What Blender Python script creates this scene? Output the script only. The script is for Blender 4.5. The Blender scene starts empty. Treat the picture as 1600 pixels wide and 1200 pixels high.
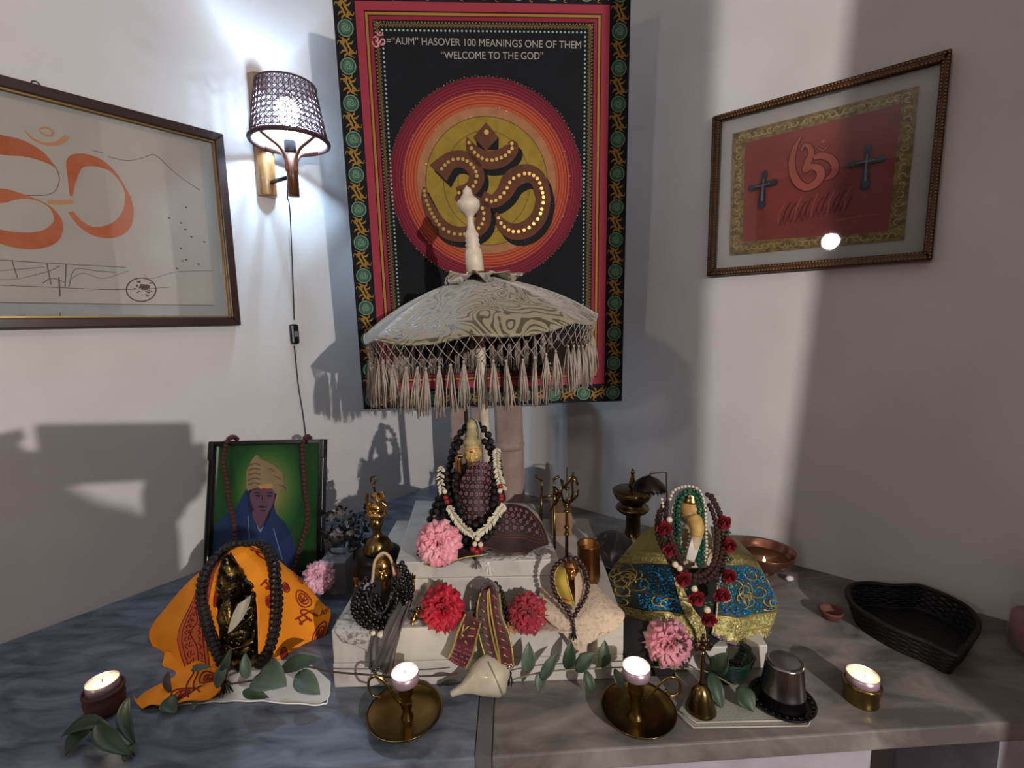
import bpy, math, random
from mathutils import Vector, Matrix
random.seed(7)
PI = math.pi
sc = bpy.context.scene
COL = sc.collection

# ------------------------------------------------------------------ camera
FPX = 740.7
PIT, ROL, YAW = math.radians(7.41), math.radians(-1.19), math.radians(38.93)
CAM = Vector((0, 0, .56))
_F = Vector((0, math.cos(PIT), -math.sin(PIT))); _R = Vector((1, 0, 0)); _U = _R.cross(_F)
AX = math.cos(ROL) * _R + math.sin(ROL) * _U
AY = -math.sin(ROL) * _R + math.cos(ROL) * _U
cd = bpy.data.cameras.new('camera'); cam = bpy.data.objects.new('camera', cd); COL.objects.link(cam)
cd.sensor_width = 36; cd.lens = FPX * 36 / 1600; cd.clip_start = .01; cd.clip_end = 50
cam.matrix_world = Matrix((( AX.x, AY.x, -_F.x, CAM.x), (AX.y, AY.y, -_F.y, CAM.y), (AX.z, AY.z, -_F.z, CAM.z), (0, 0, 0, 1)))
sc.camera = cam
# ------------------------------------------------------------------ colour management, world, room lights
sc.view_settings.view_transform = 'Standard'; sc.view_settings.look = 'None'
sc.view_settings.gamma = 1; sc.view_settings.use_curve_mapping = False
sc.view_settings.exposure = 0.0
w = bpy.data.worlds.new('world'); sc.world = w; w.use_nodes = True
w.node_tree.nodes['Background'].inputs[0].default_value = (.60, .60, .70, 1)
w.node_tree.nodes['Background'].inputs[1].default_value = .042

def lamp(name, loc, power, col, rad):
    l = bpy.data.lights.new(name, 'POINT'); l.energy = power; l.color = col; l.shadow_soft_size = rad
    o = bpy.data.objects.new(name, l); COL.objects.link(o); o.location = loc; return o
lamp('wall_lamp_across', (.94, -1.16, .82), 148, (1, .945, .90), .010)      # the sconce of the opposite wall, behind the camera's right
lamp('wall_lamp_behind', (-1.25, -.95, 1.05), 16, (1, .93, .88), .05)      # the sconce behind the camera's left
BULB_POWER = 82

# ------------------------------------------------------------------ placing helpers: where a sight line meets a surface of the room
def ray(x, y): return _F + AX * ((x - 800) / FPX) - AY * ((y - 600) / FPX)
def G(x, y, z=0.0):
    d = ray(x, y); return CAM + d * ((z - CAM.z) / d.z)
def W(x, y, Y):
    d = ray(x, y); return CAM + d * (Y / d.y)
DA = Vector((math.sin(YAW), math.cos(YAW), 0)); DB = Vector((-math.cos(YAW), math.sin(YAW), 0))
OA = 1.2325
def PA(x, y, off=OA):
    d = ray(x, y); return CAM + d * ((off - CAM.dot(DB)) / d.dot(DB))
def PL(x, y, p, n):
    d = ray(x, y); return CAM + d * ((p - CAM).dot(n) / d.dot(n))
def pxm(Y): return Y / FPX          # metres per pixel at distance Y

# ------------------------------------------------------------------ materials
MATS = {}
OG = {}
def lin(c):
    if isinstance(c, str):
        c = [int(c[i:i+2], 16) / 255 for i in (0, 2, 4)]
        c = [v / 12.92 if v <= .04045 else ((v + .055) / 1.055) ** 2.4 for v in c]
    return (c[0], c[1], c[2], 1)
def mat(name, col, rough=.6, metal=0, var=None, bump=None, emit=None, trans=0, ior=1.45, sheen=0, coat=0, alpha=1, stretch=None, sss=0):
    if name in MATS: return MATS[name]
    m = bpy.data.materials.new(name); m.use_nodes = True; nt = m.node_tree; b = nt.nodes['Principled BSDF']
    b.inputs['Base Color'].default_value = lin(col); b.inputs['Roughness'].default_value = rough; b.inputs['Metallic'].default_value = metal
    b.inputs['Transmission Weight'].default_value = trans; b.inputs['IOR'].default_value = ior
    b.inputs['Sheen Weight'].default_value = sheen; b.inputs['Coat Weight'].default_value = coat; b.inputs['Alpha'].default_value = alpha
    if sss:
        b.inputs['Subsurface Weight'].default_value = sss; b.inputs['Subsurface Scale'].default_value = .01
    tc = nt.nodes.new('ShaderNodeTexCoord'); src = tc.outputs['Object']
    if stretch:
        mp = nt.nodes.new('ShaderNodeMapping'); mp.inputs['Scale'].default_value = stretch[0]; mp.inputs['Rotation'].default_value = stretch[1]
        nt.links.new(src, mp.inputs[0]); src = mp.outputs[0]
    if var:
        n = nt.nodes.new('ShaderNodeTexNoise'); n.inputs['Scale'].default_value = var[1]; n.inputs['Detail'].default_value = 6
        n.inputs['Roughness'].default_value = .6
        if len(var) > 4: n.inputs['Distortion'].default_value = var[4]
        nt.links.new(src, n.inputs['Vector'])
        r = nt.nodes.new('ShaderNodeValToRGB'); r.color_ramp.elements[0].position = var[2]; r.color_ramp.elements[1].position = var[3]
        r.color_ramp.elements[0].color = lin(col); r.color_ramp.elements[1].color = lin(var[0])
        nt.links.new(n.outputs[0], r.inputs[0]); nt.links.new(r.outputs[0], b.inputs['Base Color'])
    if bump:
        n = nt.nodes.new('ShaderNodeTexNoise'); n.inputs['Scale'].default_value = bump[0]; n.inputs['Detail'].default_value = 4
        nt.links.new(src, n.inputs['Vector'])
        bp = nt.nodes.new('ShaderNodeBump'); bp.inputs['Strength'].default_value = bump[1]; bp.inputs['Distance'].default_value = bump[2] if len(bump) > 2 else .002
        nt.links.new(n.outputs[0], bp.inputs['Height']); nt.links.new(bp.outputs[0], b.inputs['Normal'])
    if emit:
        b.inputs['Emission Color'].default_value = lin(emit[0]); b.inputs['Emission Strength'].default_value = emit[1]
    MATS[name] = m; return m

wall_m = mat('plaster', 'c9c5c3', .85, var=('bbb6b4', 3, .35, .75), bump=(9, .25, .004))
marble_right = mat('warm_grey_marble', '524d4a', .40, var=('8a847d', 7, .36, .70, .9), bump=(160, .05), stretch=((1.0, 2.2, 1), (0, 0, .8)))
marble_counter = mat('blue_lit_grey_marble', '3b404a', .40, var=('767b84', 9, .36, .74, .8), bump=(160, .05), stretch=((1.0, 3.2, 1), (0, 0, .95)))  # grey stone; the wall lamp's blue light is put into the colour
marble_white = mat('white_marble', 'b5afa6', .38, var=('8e8a85', 14, .5, .85, 1.5), bump=(120, .06))
brass = mat('brass', '9c8450', .22, 1, var=('7a6234', 12, .3, .8))
brass_old = mat('aged_brass', '7d6940', .27, 1, var=('4e3e22', 14, .3, .8), bump=(140, .06))
gold_paint = mat('bright_gold', 'b8935a', .25, 1, var=('7c5226', 60, .45, .75), bump=(200, .2))
black_gold = mat('blackened_gold', '1a140e', .28, .8, var=('8c7238', 42, .49, .66), bump=(120, .5, .003))
steel = mat('steel', '8c888c', .25, 1, var=('6d6a6e', 20, .3, .8))
dark_wood = mat('dark_mahogany', '35201c', .35, var=('26150f', 60, .3, .7), stretch=((1, 1, 12), (0, 0, 0)))
bamboo = mat('bamboo', '8f6a40', .35, var=('6a4526', 18, .4, .75), stretch=((6, 6, 1), (0, 0, 0)), coat=.4)
bamboo_dark = mat('stained_bamboo', '6b4228', .3, var=('4a2a18', 18, .4, .75), stretch=((6, 6, 1), (0, 0, 0)), coat=.4)
rattan = mat('rattan', '3a2426', .5, var=('4d3434', 80, .4, .7))
black_p = mat('black_plastic', '0b0b0c', .35)
black_cloth = mat('black_cloth', '07080c', .9, sheen=.15, bump=(500, .25))
white_cloth = mat('white_cotton', 'cfcac2', .9, bump=(600, .3))
grey_cloth = mat('grey_linen', '8d8a80', .9, bump=(500, .4))
lace_m = mat('cream_lace', 'b5a18d', .9, var=('8f7c6a', 150, .5, .7), bump=(220, .8, .002))
rudra = mat('rudraksha_bead', '0d0706', .45, var=('1d100c', 200, .4, .7), bump=(260, 1, .004))
rudra_b = mat('rudraksha_brown', '4a2118', .6, var=('6b3424', 200, .4, .7), bump=(260, 1, .004))
black_bead = mat('black_glass_bead', '070506', .22)
pearl = mat('pearl', 'c9b9a0', .2, coat=.6)
white_bead = mat('white_seed', 'c9c0a8', .4)
green_bead = mat('green_glass_bead', '04402c', .12, coat=.7)
red_petal = mat('red_petal', '9c0420', .6, var=('b80c2c', 30, .4, .7), sheen=.05)
pink_petal = mat('pink_petal', 'd9818f', .6, var=('e8b0b8', 26, .4, .7), sheen=.1)
pale_petal = mat('pale_pink_petal', 'd592a8', .6, var=('e3bccb', 26, .4, .7), sheen=.3, sss=.05)
leaf_m = mat('eucalyptus_leaf', '3c4a3c', .5, var=('56654f', 25, .4, .7))
leaf_d = mat('dark_leaf', '22301f', .5, var=('35452c', 25, .4, .7))
stem_m = mat('twig', '3d2a20', .7)
wax = mat('lit_wax', 'f0dc9a', .5, emit=('fff0a8', 1.15))
wax_w = mat('lit_white_wax', 'fff6e8', .5, emit=('fff0e0', 1.5))
tin = mat('tea_light_tin', 'b39aa6', .35, .6)
clay = mat('clay', '5a3a30', .8, var=('472b24', 30, .4, .7), bump=(90, .3))
glass_m = mat('picture_glass', 'ffffff', .02, trans=1, ior=1.45)

# ------------------------------------------------------------------ mesh builder
class MB:
    def __init__(s): s.v = []; s.f = []; s.sm = []; s.uv = {}
    def add(s, vs, fs, smooth=True):
        o = len(s.v); s.v += [Vector(v) for v in vs]
        for f in fs: s.f.append([i + o for i in f]); s.sm.append(smooth)
        return o
    def box(s, c, h, ax=None):
        ax = ax or (Vector((1, 0, 0)), Vector((0, 1, 0)), Vector((0, 0, 1))); c = Vector(c)
        vs = [c + ax[0] * (h[0] * i) + ax[1] * (h[1] * j) + ax[2] * (h[2] * k) for i in (-1, 1) for j in (-1, 1) for k in (-1, 1)]
        s.add(vs, [(0, 1, 3, 2), (4, 6, 7, 5), (0, 4, 5, 1), (2, 3, 7, 6), (0, 2, 6, 4), (1, 5, 7, 3)], False); return s
    def rbox(s, x0, x1, y0, y1, z0, z1): return s.box(((x0+x1)/2, (y0+y1)/2, (z0+z1)/2), (abs(x1-x0)/2, abs(y1-y0)/2, abs(z1-z0)/2))
    def hexa(s, lo, hi):      # eight corners: four low, four high
        n = len(lo); s.add(list(lo) + list(hi), [tuple(reversed(range(n))), tuple(range(n, 2*n))] + [(i, (i+1) % n, n + (i+1) % n, n + i) for i in range(n)], False); return s
    def lathe(s, prof, c=(0, 0, 0), n=28, axis=None, wob=None, cap=True):
        c = Vector(c)
        if axis is None: a, b, d = Vector((1, 0, 0)), Vector((0, 1, 0)), Vector((0, 0, 1))
        else:
            d = Vector(axis).normalized(); a = d.orthogonal().normalized(); b = d.cross(a)
        vs = []; 
        for r, z in prof:
            for i in range(n):
                t = 2 * PI * i / n; rr = max(r, 1e-5) * (wob(t, z) if wob else 1)
                vs.append(c + a * (rr * math.cos(t)) + b * (rr * math.sin(t)) + d * z)
        fs = [(k*n + i, k*n + (i+1) % n, (k+1)*n + (i+1) % n, (k+1)*n + i) for k in range(len(prof)-1) for i in range(n)]
        if cap: fs += [tuple(reversed(range(n))), tuple(range((len(prof)-1)*n, len(prof)*n))]
        s.add(vs, fs); return s
    def ball(s, c, r, n=10, sc=(1, 1, 1), ax=None):
        c = Vector(c); vs = []; m = max(4, n // 2 + 1)
        ax = ax or (Vector((1, 0, 0)), Vector((0, 1, 0)), Vector((0, 0, 1)))
        for k in range(1, m):
            ph = PI * k / m
            for i in range(n):
                t = 2 * PI * i / n
                vs.append(c + ax[0] * (r*sc[0]*math.sin(ph)*math.cos(t)) + ax[1] * (r*sc[1]*math.sin(ph)*math.sin(t)) - ax[2] * (r*sc[2]*math.cos(ph)))
        b = len(vs); vs += [c - ax[2] * (r*sc[2]), c + ax[2] * (r*sc[2])]
        fs = [(k*n + i, k*n + (i+1) % n, (k+1)*n + (i+1) % n, (k+1)*n + i) for k in range(m-2) for i in range(n)]
        fs += [(b, (i+1) % n, i) for i in range(n)] + [(b+1, (m-2)*n + i, (m-2)*n + (i+1) % n) for i in range(n)]
        s.add(vs, fs); return s
    def tube(s, pts, r, n=8, closed=False, flat=1):
        pts = [Vector(p) for p in pts]; N = len(pts)
        if not hasattr(r, '__len__'): r = [r] * N
        vs = []; up = None
        for i, p in enumerate(pts):
            t = (pts[(i+1) % N] - pts[i-1]) if closed else (pts[min(i+1, N-1)] - pts[max(i-1, 0)])
            if t.length < 1e-9: t = Vector((0, 0, 1))
            t.normalize()
            a = t.orthogonal() if up is None else up - t * up.dot(t)
            if a.length < 1e-6: a = t.orthogonal()
            a.normalize(); up = a; b = t.cross(a)
            for k in range(n):
                q = 2 * PI * k / n; vs.append(p + a * (r[i] * math.cos(q)) + b * (r[i] * flat * math.sin(q)))
        M = N if closed else N - 1
        fs = [(i*n + k, i*n + (k+1) % n, ((i+1) % N)*n + (k+1) % n, ((i+1) % N)*n + k) for i in range(M) for k in range(n)]
        if not closed: fs += [tuple(reversed(range(n))), tuple(range((N-1)*n, N*n))]
        s.add(vs, fs); return s
    def prism(s, poly, o, u, v, w, d0, d1):     # 2-D outline in the plane (o,u,v), thickness along w from d0 to d1
        lo = [o + u * a + v * b + w * d0 for a, b in poly]; hi = [o + u * a + v * b + w * d1 for a, b in poly]
        n = len(poly); s.add(lo + hi, [tuple(reversed(range(n))), tuple(range(n, 2*n))] + [(i, (i+1) % n, n + (i+1) % n, n + i) for i in range(n)], False); return s
    def stroke(s, pts, wid, o, u, v, w, d0, d1, closed=False):   # ribbon of varying width lying in a plane, with real thickness
        N = len(pts)
        if not hasattr(wid, '__len__'): wid = [wid] * N
        L, Rr = [], []
        for i in range(N):
            a = pts[(i+1) % N] if closed else pts[min(i+1, N-1)]; b = pts[i-1] if closed else pts[max(i-1, 0)]
            tx, ty = a[0]-b[0], a[1]-b[1]; l = math.hypot(tx, ty) or 1; nx, ny = -ty/l, tx/l; h = wid[i] / 2
            L.append((pts[i][0]+nx*h, pts[i][1]+ny*h)); Rr.append((pts[i][0]-nx*h, pts[i][1]-ny*h))
        P3 = lambda q, d: o + u*q[0] + v*q[1] + w*d
        vs = [];
        for i in range(N): vs += [P3(L[i], d0), P3(Rr[i], d0), P3(Rr[i], d1), P3(L[i], d1)]
        M = N if closed else N-1; fs = []
        for i in range(M):
            a = 4*i; b = 4*((i+1) % N)
            fs += [(a+3, a+2, b+2, b+3), (a, b, b+1, a+1), (a+1, b+1, b+2, a+2), (a, a+3, b+3, b)]
        if not closed: fs += [(0, 1, 2, 3), (4*N-4, 4*N-1, 4*N-2, 4*N-3)]
        s.add(vs, fs, False); return s
    def disc(s, c, r, o, u, v, w, d0, d1, n=20, r2=None):
        r2 = r2 or r
        return s.prism([(c[0]+r*math.cos(2*PI*i/n), c[1]+r2*math.sin(2*PI*i/n)) for i in range(n)], o, u, v, w, d0, d1)
    def sheet(s, S, nu, nv, two=None):
        vs = [S(i/nu, j/nv) for j in range(nv+1) for i in range(nu+1)]
        s.add(vs, [(j*(nu+1)+i, j*(nu+1)+i+1, (j+1)*(nu+1)+i+1, (j+1)*(nu+1)+i) for j in range(nv) for i in range(nu)]); return s
    def build(s, name, m, parent=None, mods=(), origin=None):
        me = bpy.data.meshes.new(name); og = Vector(origin) if origin is not None else Vector((0, 0, 0))
        if parent is not None and origin is None: og = OG.get(parent.name, Vector((0, 0, 0)))
        me.from_pydata([tuple(v - og) for v in s.v], [], s.f)
        me.polygons.foreach_set('use_smooth', s.sm); me.materials.append(m); me.update()
        o = bpy.data.objects.new(name, me); COL.objects.link(o)
        OG[o.name] = og
        if parent is not None: o.parent = parent
        else: o.location = og
        for k in mods:
            if k[0] == 'solid': q = o.modifiers.new('thickness', 'SOLIDIFY'); q.thickness = k[1]; q.offset = k[2] if len(k) > 2 else 0
            if k[0] == 'bevel': q = o.modifiers.new('bevel', 'BEVEL'); q.width = k[1]; q.segments = 2; q.limit_method = 'ANGLE'
            if k[0] == 'sub': q = o.modifiers.new('smooth', 'SUBSURF'); q.levels = k[1]; q.render_levels = k[1]
            if k[0] == 'remesh':
                q = o.modifiers.new('fuse', 'REMESH'); q.mode = 'VOXEL'; q.voxel_size = k[1]; q.use_smooth_shade = True
                q = o.modifiers.new('relax', 'SMOOTH'); q.factor = .5; q.iterations = k[2] if len(k) > 2 else 3
        return o
def thing(name, label, cat, o=(0, 0, 0), group=None):
    e = bpy.data.objects.new(name, None); COL.objects.link(e); e.location = Vector(o); OG[e.name] = Vector(o); e.empty_display_size = .02
    return tag(e, label, cat, group)
def tag(o, label, cat, group=None):
    o['label'] = label; o['category'] = cat
    if group: o['group'] = group
    return o
def struct(o): o['kind'] = 'structure'; return o
def cr(pts, n=8, closed=False):          # Catmull-Rom through points of any dimension
    P = [tuple(p) for p in pts]; N = len(P); out = []
    g = (lambda i: P[i % N]) if closed else (lambda i: P[max(0, min(N-1, i))])
    for i in range(N if closed else N-1):
        a, b, c, d = g(i-1), g(i), g(i+1), g(i+2)
        for k in range(n):
            t = k / n; out.append(tuple(.5*((2*b[q]) + (-a[q]+c[q])*t + (2*a[q]-5*b[q]+4*c[q]-d[q])*t*t + (-a[q]+3*b[q]-3*c[q]+d[q])*t**3) for q in range(len(b))))
    if not closed: out.append(P[-1])
    return out
def crv(P, t):                            # evaluate at t in 0..1
    N = len(P); x = max(0, min(t, 1)) * (N-1); i = min(int(x), N-2); t = x - i; g = lambda i: P[max(0, min(N-1, i))]
    a, b, c, d = g(i-1), g(i), g(i+1), g(i+2)
    return .5*((2*b) + (c-a)*t + (2*a-5*b+4*c-d)*t*t + (3*b-a-3*c+d)*t**3)
def surf(rows, fold=None):                # rows of (px, py, Y): a cloth through control points
    R3 = [[W(*q) for q in r] for r in rows]
    def S(u, v):
        p = crv([crv(r, u) for r in R3], v)
        return p + fold(u, v) if fold else p
    return S
def on(S, u, v, d=.001):                  # a point just off a cloth, on the viewer's side
    e = .004; p = S(u, v); a = S(min(1, u+e), v) - S(max(0, u-e), v); b = S(u, min(1, v+e)) - S(u, max(0, v-e)); n = a.cross(b)
    if n.length < 1e-12: n = Vector((0, -1, 0))
    n.normalize()
    if n.dot(CAM - p) < 0: n = -n
    return p + n * d
def lathepx(mb, px, prof, Y, n=24, wob=None, lean=None):
    """turned shape from (height pixel, half-width pixel) seen at distance Y; stands truly upright"""
    b = W(px, prof[-1][0], Y); pr = []
    for y, h in prof:
        q = W(px, y, Y); zc = (q - CAM).dot(_F); pr.append((h * zc / FPX, q.z - b.z))
    mb.lathe(list(reversed(pr)), b, n, wob=wob); return b
def copy_tree(o, loc=None, rot=None, label=None):
    c = o.copy(); COL.objects.link(c)
    if loc is not None: c.location = loc
    if rot is not None: c.rotation_euler = rot
    if label: c['label'] = label
    for ch in list(o.children):
        d = ch.copy(); COL.objects.link(d); d.parent = c
        for g in list(ch.children):
            e = g.copy(); COL.objects.link(e); e.parent = d
    return c
def text_mesh(txt, size):
    cu = bpy.data.curves.new('t', 'FONT'); cu.body = txt; cu.size = size; cu.align_x = 'CENTER'; cu.align_y = 'CENTER'
    cu.resolution_u = 4
    ob = bpy.data.objects.new('t', cu); COL.objects.link(ob)
    dg = bpy.context.evaluated_depsgraph_get(); me = bpy.data.meshes.new_from_object(ob.evaluated_get(dg))
    vs = [v.co.copy() for v in me.vertices]; fs = [tuple(p.vertices) for p in me.polygons]
    bpy.data.objects.remove(ob); bpy.data.curves.remove(cu); bpy.data.meshes.remove(me)
    return vs, fs
def beads(name, parent, m, path, r, sep=True, squash=1.0, every=2.0, rough=.0, nn=10):
    """string of beads along a path of Vectors; each bead a part while there are few"""
    pts = [Vector(p) for p in path]; out = []; acc = 0; out.append((pts[0], (pts[1]-pts[0]).normalized()))
    step = r * every
    for a, b in zip(pts, pts[1:]):
        l = (b-a).length
        while acc + l >= step and l > 1e-9:
            t = (step-acc)/l; a = a + (b-a)*t; l = (b-a).length; acc = 0; out.append((a.copy(), (b-a).normalized() if l > 1e-9 else (b-pts[0]).normalized()))
        acc += l
    og = OG.get(parent.name, Vector((0, 0, 0)))
    def one(mb, c, d, rr):
        x = d.orthogonal().normalized(); y = d.cross(x)
        o = len(mb.v); mb.ball(c, rr, nn, (1, 1, squash), (x, y, d))
        if rough:
            for i in range(o, len(mb.v)):
                q = mb.v[i] - c; mb.v[i] = c + q * (1 + rough * math.sin(i * 2.7 + len(mb.v)))
    if sep and len(out) <= 100:
        mb = MB(); one(mb, Vector((0, 0, 0)), Vector((0, 0, 1)), r); src = mb.build(name, m, parent, origin=(0, 0, 0))
        for i, (c, d) in enumerate(out):
            q = src if i == 0 else src.copy()
            if i: COL.objects.link(q)
            q.parent = parent; q.location = c - og; q.rotation_mode = 'QUATERNION'; q.rotation_quaternion = Vector((0, 0, 1)).rotation_difference(d) if d.length else (1, 0, 0, 0)
    else:
        mb = MB()
        for c, d in out: one(mb, c, d if d.length else Vector((0, 0, 1)), r * random.uniform(.92, 1.08))
        mb.build(name, m, parent)
    return out
# ================================================================== THE ROOM
Z = Vector((0, 0, 1)); OB = 1.19
def onwall(sa, sb, z): return DB * sa + DA * sb + Z * z          # sa: offset towards the left wall, sb: towards the right wall
FLOOR, CEIL = -.86, 1.98
m = MB(); a = [onwall(OA, OB + .1, FLOOR), onwall(OA, -3.4, FLOOR), onwall(OA + .1, -3.4, FLOOR), onwall(OA + .1, OB + .1, FLOOR)]
m.hexa(a, [p + Z * (CEIL - FLOOR) for p in a]); struct(m.build('wall_left', wall_m))
m = MB(); a = [onwall(OA + .1, OB, FLOOR), onwall(OA + .1, OB + .1, FLOOR), onwall(-3.4, OB + .1, FLOOR), onwall(-3.4, OB, FLOOR)]
m.hexa(a, [p + Z * (CEIL - FLOOR) for p in a]); struct(m.build('wall_right', wall_m))
a = [onwall(OA + .1, OB + .1, 0), onwall(OA + .1, -3.4, 0), onwall(-3.4, -3.4, 0), onwall(-3.4, OB + .1, 0)]
m = MB(); m.hexa([p + Z * (FLOOR - .08) for p in a], [p + Z * FLOOR for p in a]); struct(m.build('floor', mat('terracotta_tile', '6b4b3c', .6, var=('573a2e', 5, .4, .7))))
m = MB(); m.hexa([p + Z * CEIL for p in a], [p + Z * (CEIL + .08) for p in a]); struct(m.build('ceiling', wall_m))

# ---- marble counter: two slabs with a grey metal strip between them, masonry support below
def front(x): return .551 + .051 * x
def lw(y): return (y * .6281 - OA) / .7782            # x on the left wall at y (DB = (-.778, .628))
TH = .030
XS0, XS1 = -.0585, -.0365
def cslab(poly, name, label, mm=None):
    m = MB(); m.hexa([(x, y, -TH) for x, y in poly], [(x, y, 0) for x, y in poly])
    o = m.build(name, mm or marble_counter, mods=[('bevel', .0025)]); return tag(o, label, 'counter')
cx, cy = (DB * OA + DA * OB).x, (DB * OA + DA * OB).y
yb = OB / DA.y - XS0 * DA.x / DA.y
lA = lambda x: (OA + x * .7782) / .6285              # y on the left wall at x
rB = lambda x: (OB - x * DA.x) / DA.y                 # y on the right wall at x
cslab([(XS0, front(XS0)), (XS0, rB(XS0)), (cx, cy), (-1.19, .4853)], 'marble_slab', 'grey veined marble counter slab, blue lamp light put into its colour, left of the metal strip, against the left wall')
cslab([(XS1, front(XS1)), ((OB - DA.y * front(1.14)) / DA.x, front(1.14)), (XS1, rB(XS1))], 'marble_slab', 'brownish grey marble counter slab right of the metal strip, along the right wall', marble_right)
m = MB(); m.rbox(XS0 + .0006, XS1 - .0006, front(XS0) + .002, rB(0), -TH, .0012)
tag(m.build('joint_strip', mat('grey_strip', '6b6a6e', .35, .4)), 'flat grey metal strip covering the joint between the two counter slabs', 'strip')
plinth_m = mat('pale_masonry', 'a29ca6', .8, var=('8c8690', 12, .35, .7))
m = MB(); m.hexa([(-1.7, front(-1.7) + .02, FLOOR), (.49, front(.49) + .012, FLOOR), (.49, 1.0, FLOOR), (-1.7, 1.0, FLOOR)], [(-1.7, front(-1.7) + .02, -TH), (.49, front(.49) + .012, -TH), (.49, 1.0, -TH), (-1.7, 1.0, -TH)])
struct(m.build('trim_counter_support', plinth_m))
m = MB(); m.hexa([(.665, .585, FLOOR), (.80, .592, FLOOR), (.80, .70, FLOOR), (.665, .75, FLOOR)], [(.665, .585, -TH), (.80, .592, -TH), (.80, .70, -TH), (.665, .75, -TH)])
struct(m.build('trim_counter_pier', plinth_m))

# ================================================================== plane frames: sight line -> (u, v) on a picture
class Plane:
    def __init__(s, o, u, v):
        s.o = Vector(o); s.u = Vector(u).normalized(); v = Vector(v); s.v = (v - s.u * v.dot(s.u)).normalized(); s.w = s.u.cross(s.v)
        if s.w.dot(CAM - s.o) < 0: s.w = -s.w
    def q(s, x, y):
        p = PL(x, y, s.o, s.w) - s.o; return (p.dot(s.u), p.dot(s.v))
    def qs(s, L): return [s.q(*p[:2]) for p in L]
    def p(s, a, b, d=0): return s.o + s.u * a + s.v * b + s.w * d
    @property
    def ax(s): return (s.o, s.u, s.v, s.w)
def rails(pl, outer, inner, d0, d1, name, m, parent, mods=()):
    """four mitred rails between two quadrilaterals given in (u, v)"""
    mb = MB()
    for i in range(4):
        j = (i + 1) % 4; mb.prism([outer[i], outer[j], inner[j], inner[i]], *pl.ax, d0, d1)
    return mb.build(name, m, parent, mods)
def spl(pl, pts, n=7):
    """pixel control points (x, y, width px) -> smooth stroke in the plane"""
    c = cr([(*p, 1)[:3] if len(p) < 3 else p for p in pts], n); out = []; wd = []
    for x, y, h in c:
        a = pl.q(x, y); b = pl.q(x + 1, y); c2 = pl.q(x, y + 1)
        out.append(a); wd.append(max(.3, h) * .5 * (math.dist(a, b) + math.dist(a, c2)))
    return out, wd

# ================================================================== LEFT PICTURE: ink drawing under glass
pl = Plane(PA(353, 210, OA - .024), DA, Z)
t = thing('framed_drawing', 'large dark framed ink drawing with orange brush strokes on the left wall', 'picture', pl.o)
rt, rb_, W1 = pl.q(353, 210)[1], pl.q(374, 508)[1], .98
ur = (pl.q(353, 210)[0] + pl.q(374, 508)[0]) / 2
def rect(u0, u1, v0, v1): return [(u0, v0), (u1, v0), (u1, v1), (u0, v1)]
out = rect(ur - W1, ur, rb_, rt); s_ = .019
inn = rect(ur - W1 + s_, ur - s_, rb_ + s_, rt - s_)
rails(pl, out, inn, -.022, 0, 'frame', dark_wood, t, [('bevel', .0025)])
in2 = rect(inn[0][0] + .003, inn[1][0] - .003, inn[0][1] + .003, inn[2][1] - .003)
rails(pl, inn, in2, -.020, -.006, 'inner_fillet', mat('dull_gold', '9a7c4e', .35, .8), t)
paper = mat('drawing_paper', 'c6bfb4', .8, var=('bab2a6', 5, .4, .7)); passe = mat('grey_mount', 'aeb0b0', .85)
MB().prism(inn, *pl.ax, -.0215, -.017).build('mount', passe, t)
pr = [pl.q(x, y) for x, y in [(340, 477), (320, 228)]]
MB().prism(rect(ur - W1 + .05, pr[0][0], pr[0][1], pl.q(0, 145)[1]), *pl.ax, -.0169, -.0158).build('drawing_sheet', paper, t)
def z1(x, y, h=1): return (x / 2.5, 60 + y / 2.5, h / 2.5)
orange_ink = mat('orange_wash', 'b85a38', .8, var=('c87a5a', 12, .35, .7)); ink = mat('grey_pencil', '6b655e', .8); pale_or = mat('pale_orange_wash', 'cc9468', .8)
mb = MB()
def strk(pts, mbx, d=(-.0157, -.0153)):
    a, b = spl(pl, [z1(*p) for p in pts]); mbx.stroke(a, b, *pl.ax, *d)
strk([(-330, 470, 60), (-230, 400, 80), (-90, 380, 95), (0, 405, 90), (90, 420, 74), (160, 450, 46), (205, 482, 14), (225, 500, 4)], mb)
strk([(-120, 600, 30), (-40, 605, 60), (0, 608, 66), (40, 606, 52), (90, 610, 22), (140, 622, 8), (190, 645, 6), (222, 680, 18), (232, 720, 34), (205, 765, 62), (150, 785, 72), (80, 785, 74), (0, 768, 64), (-90, 735, 50), (-220, 660, 22)], mb)
strk([(284, 610, 10), (288, 540, 30), (300, 480, 56), (345, 468, 50), (400, 482, 36), (450, 515, 14), (490, 570, 8), (508, 620, 22), (508, 680, 40), (480, 730, 56), (430, 752, 54), (370, 748, 38), (320, 718, 26), (282, 672, 20)], mb)
mb.build('brush_om', orange_ink, t)
mb = MB(); strk([(100, 350, 4), (135, 385, 9), (180, 404, 13), (230, 402, 16), (262, 380, 18), (266, 372, 14)], mb)
strk([(192, 632, 18), (240, 636, 18), (292, 632, 18)], mb)
strk([(160, 345, 6), (185, 340, 8), (212, 355, 9), (205, 372, 8), (175, 366, 8), (157, 350, 6)], mb)
mb.build('brush_crescent', pale_or, t)
mb = MB()
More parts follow.
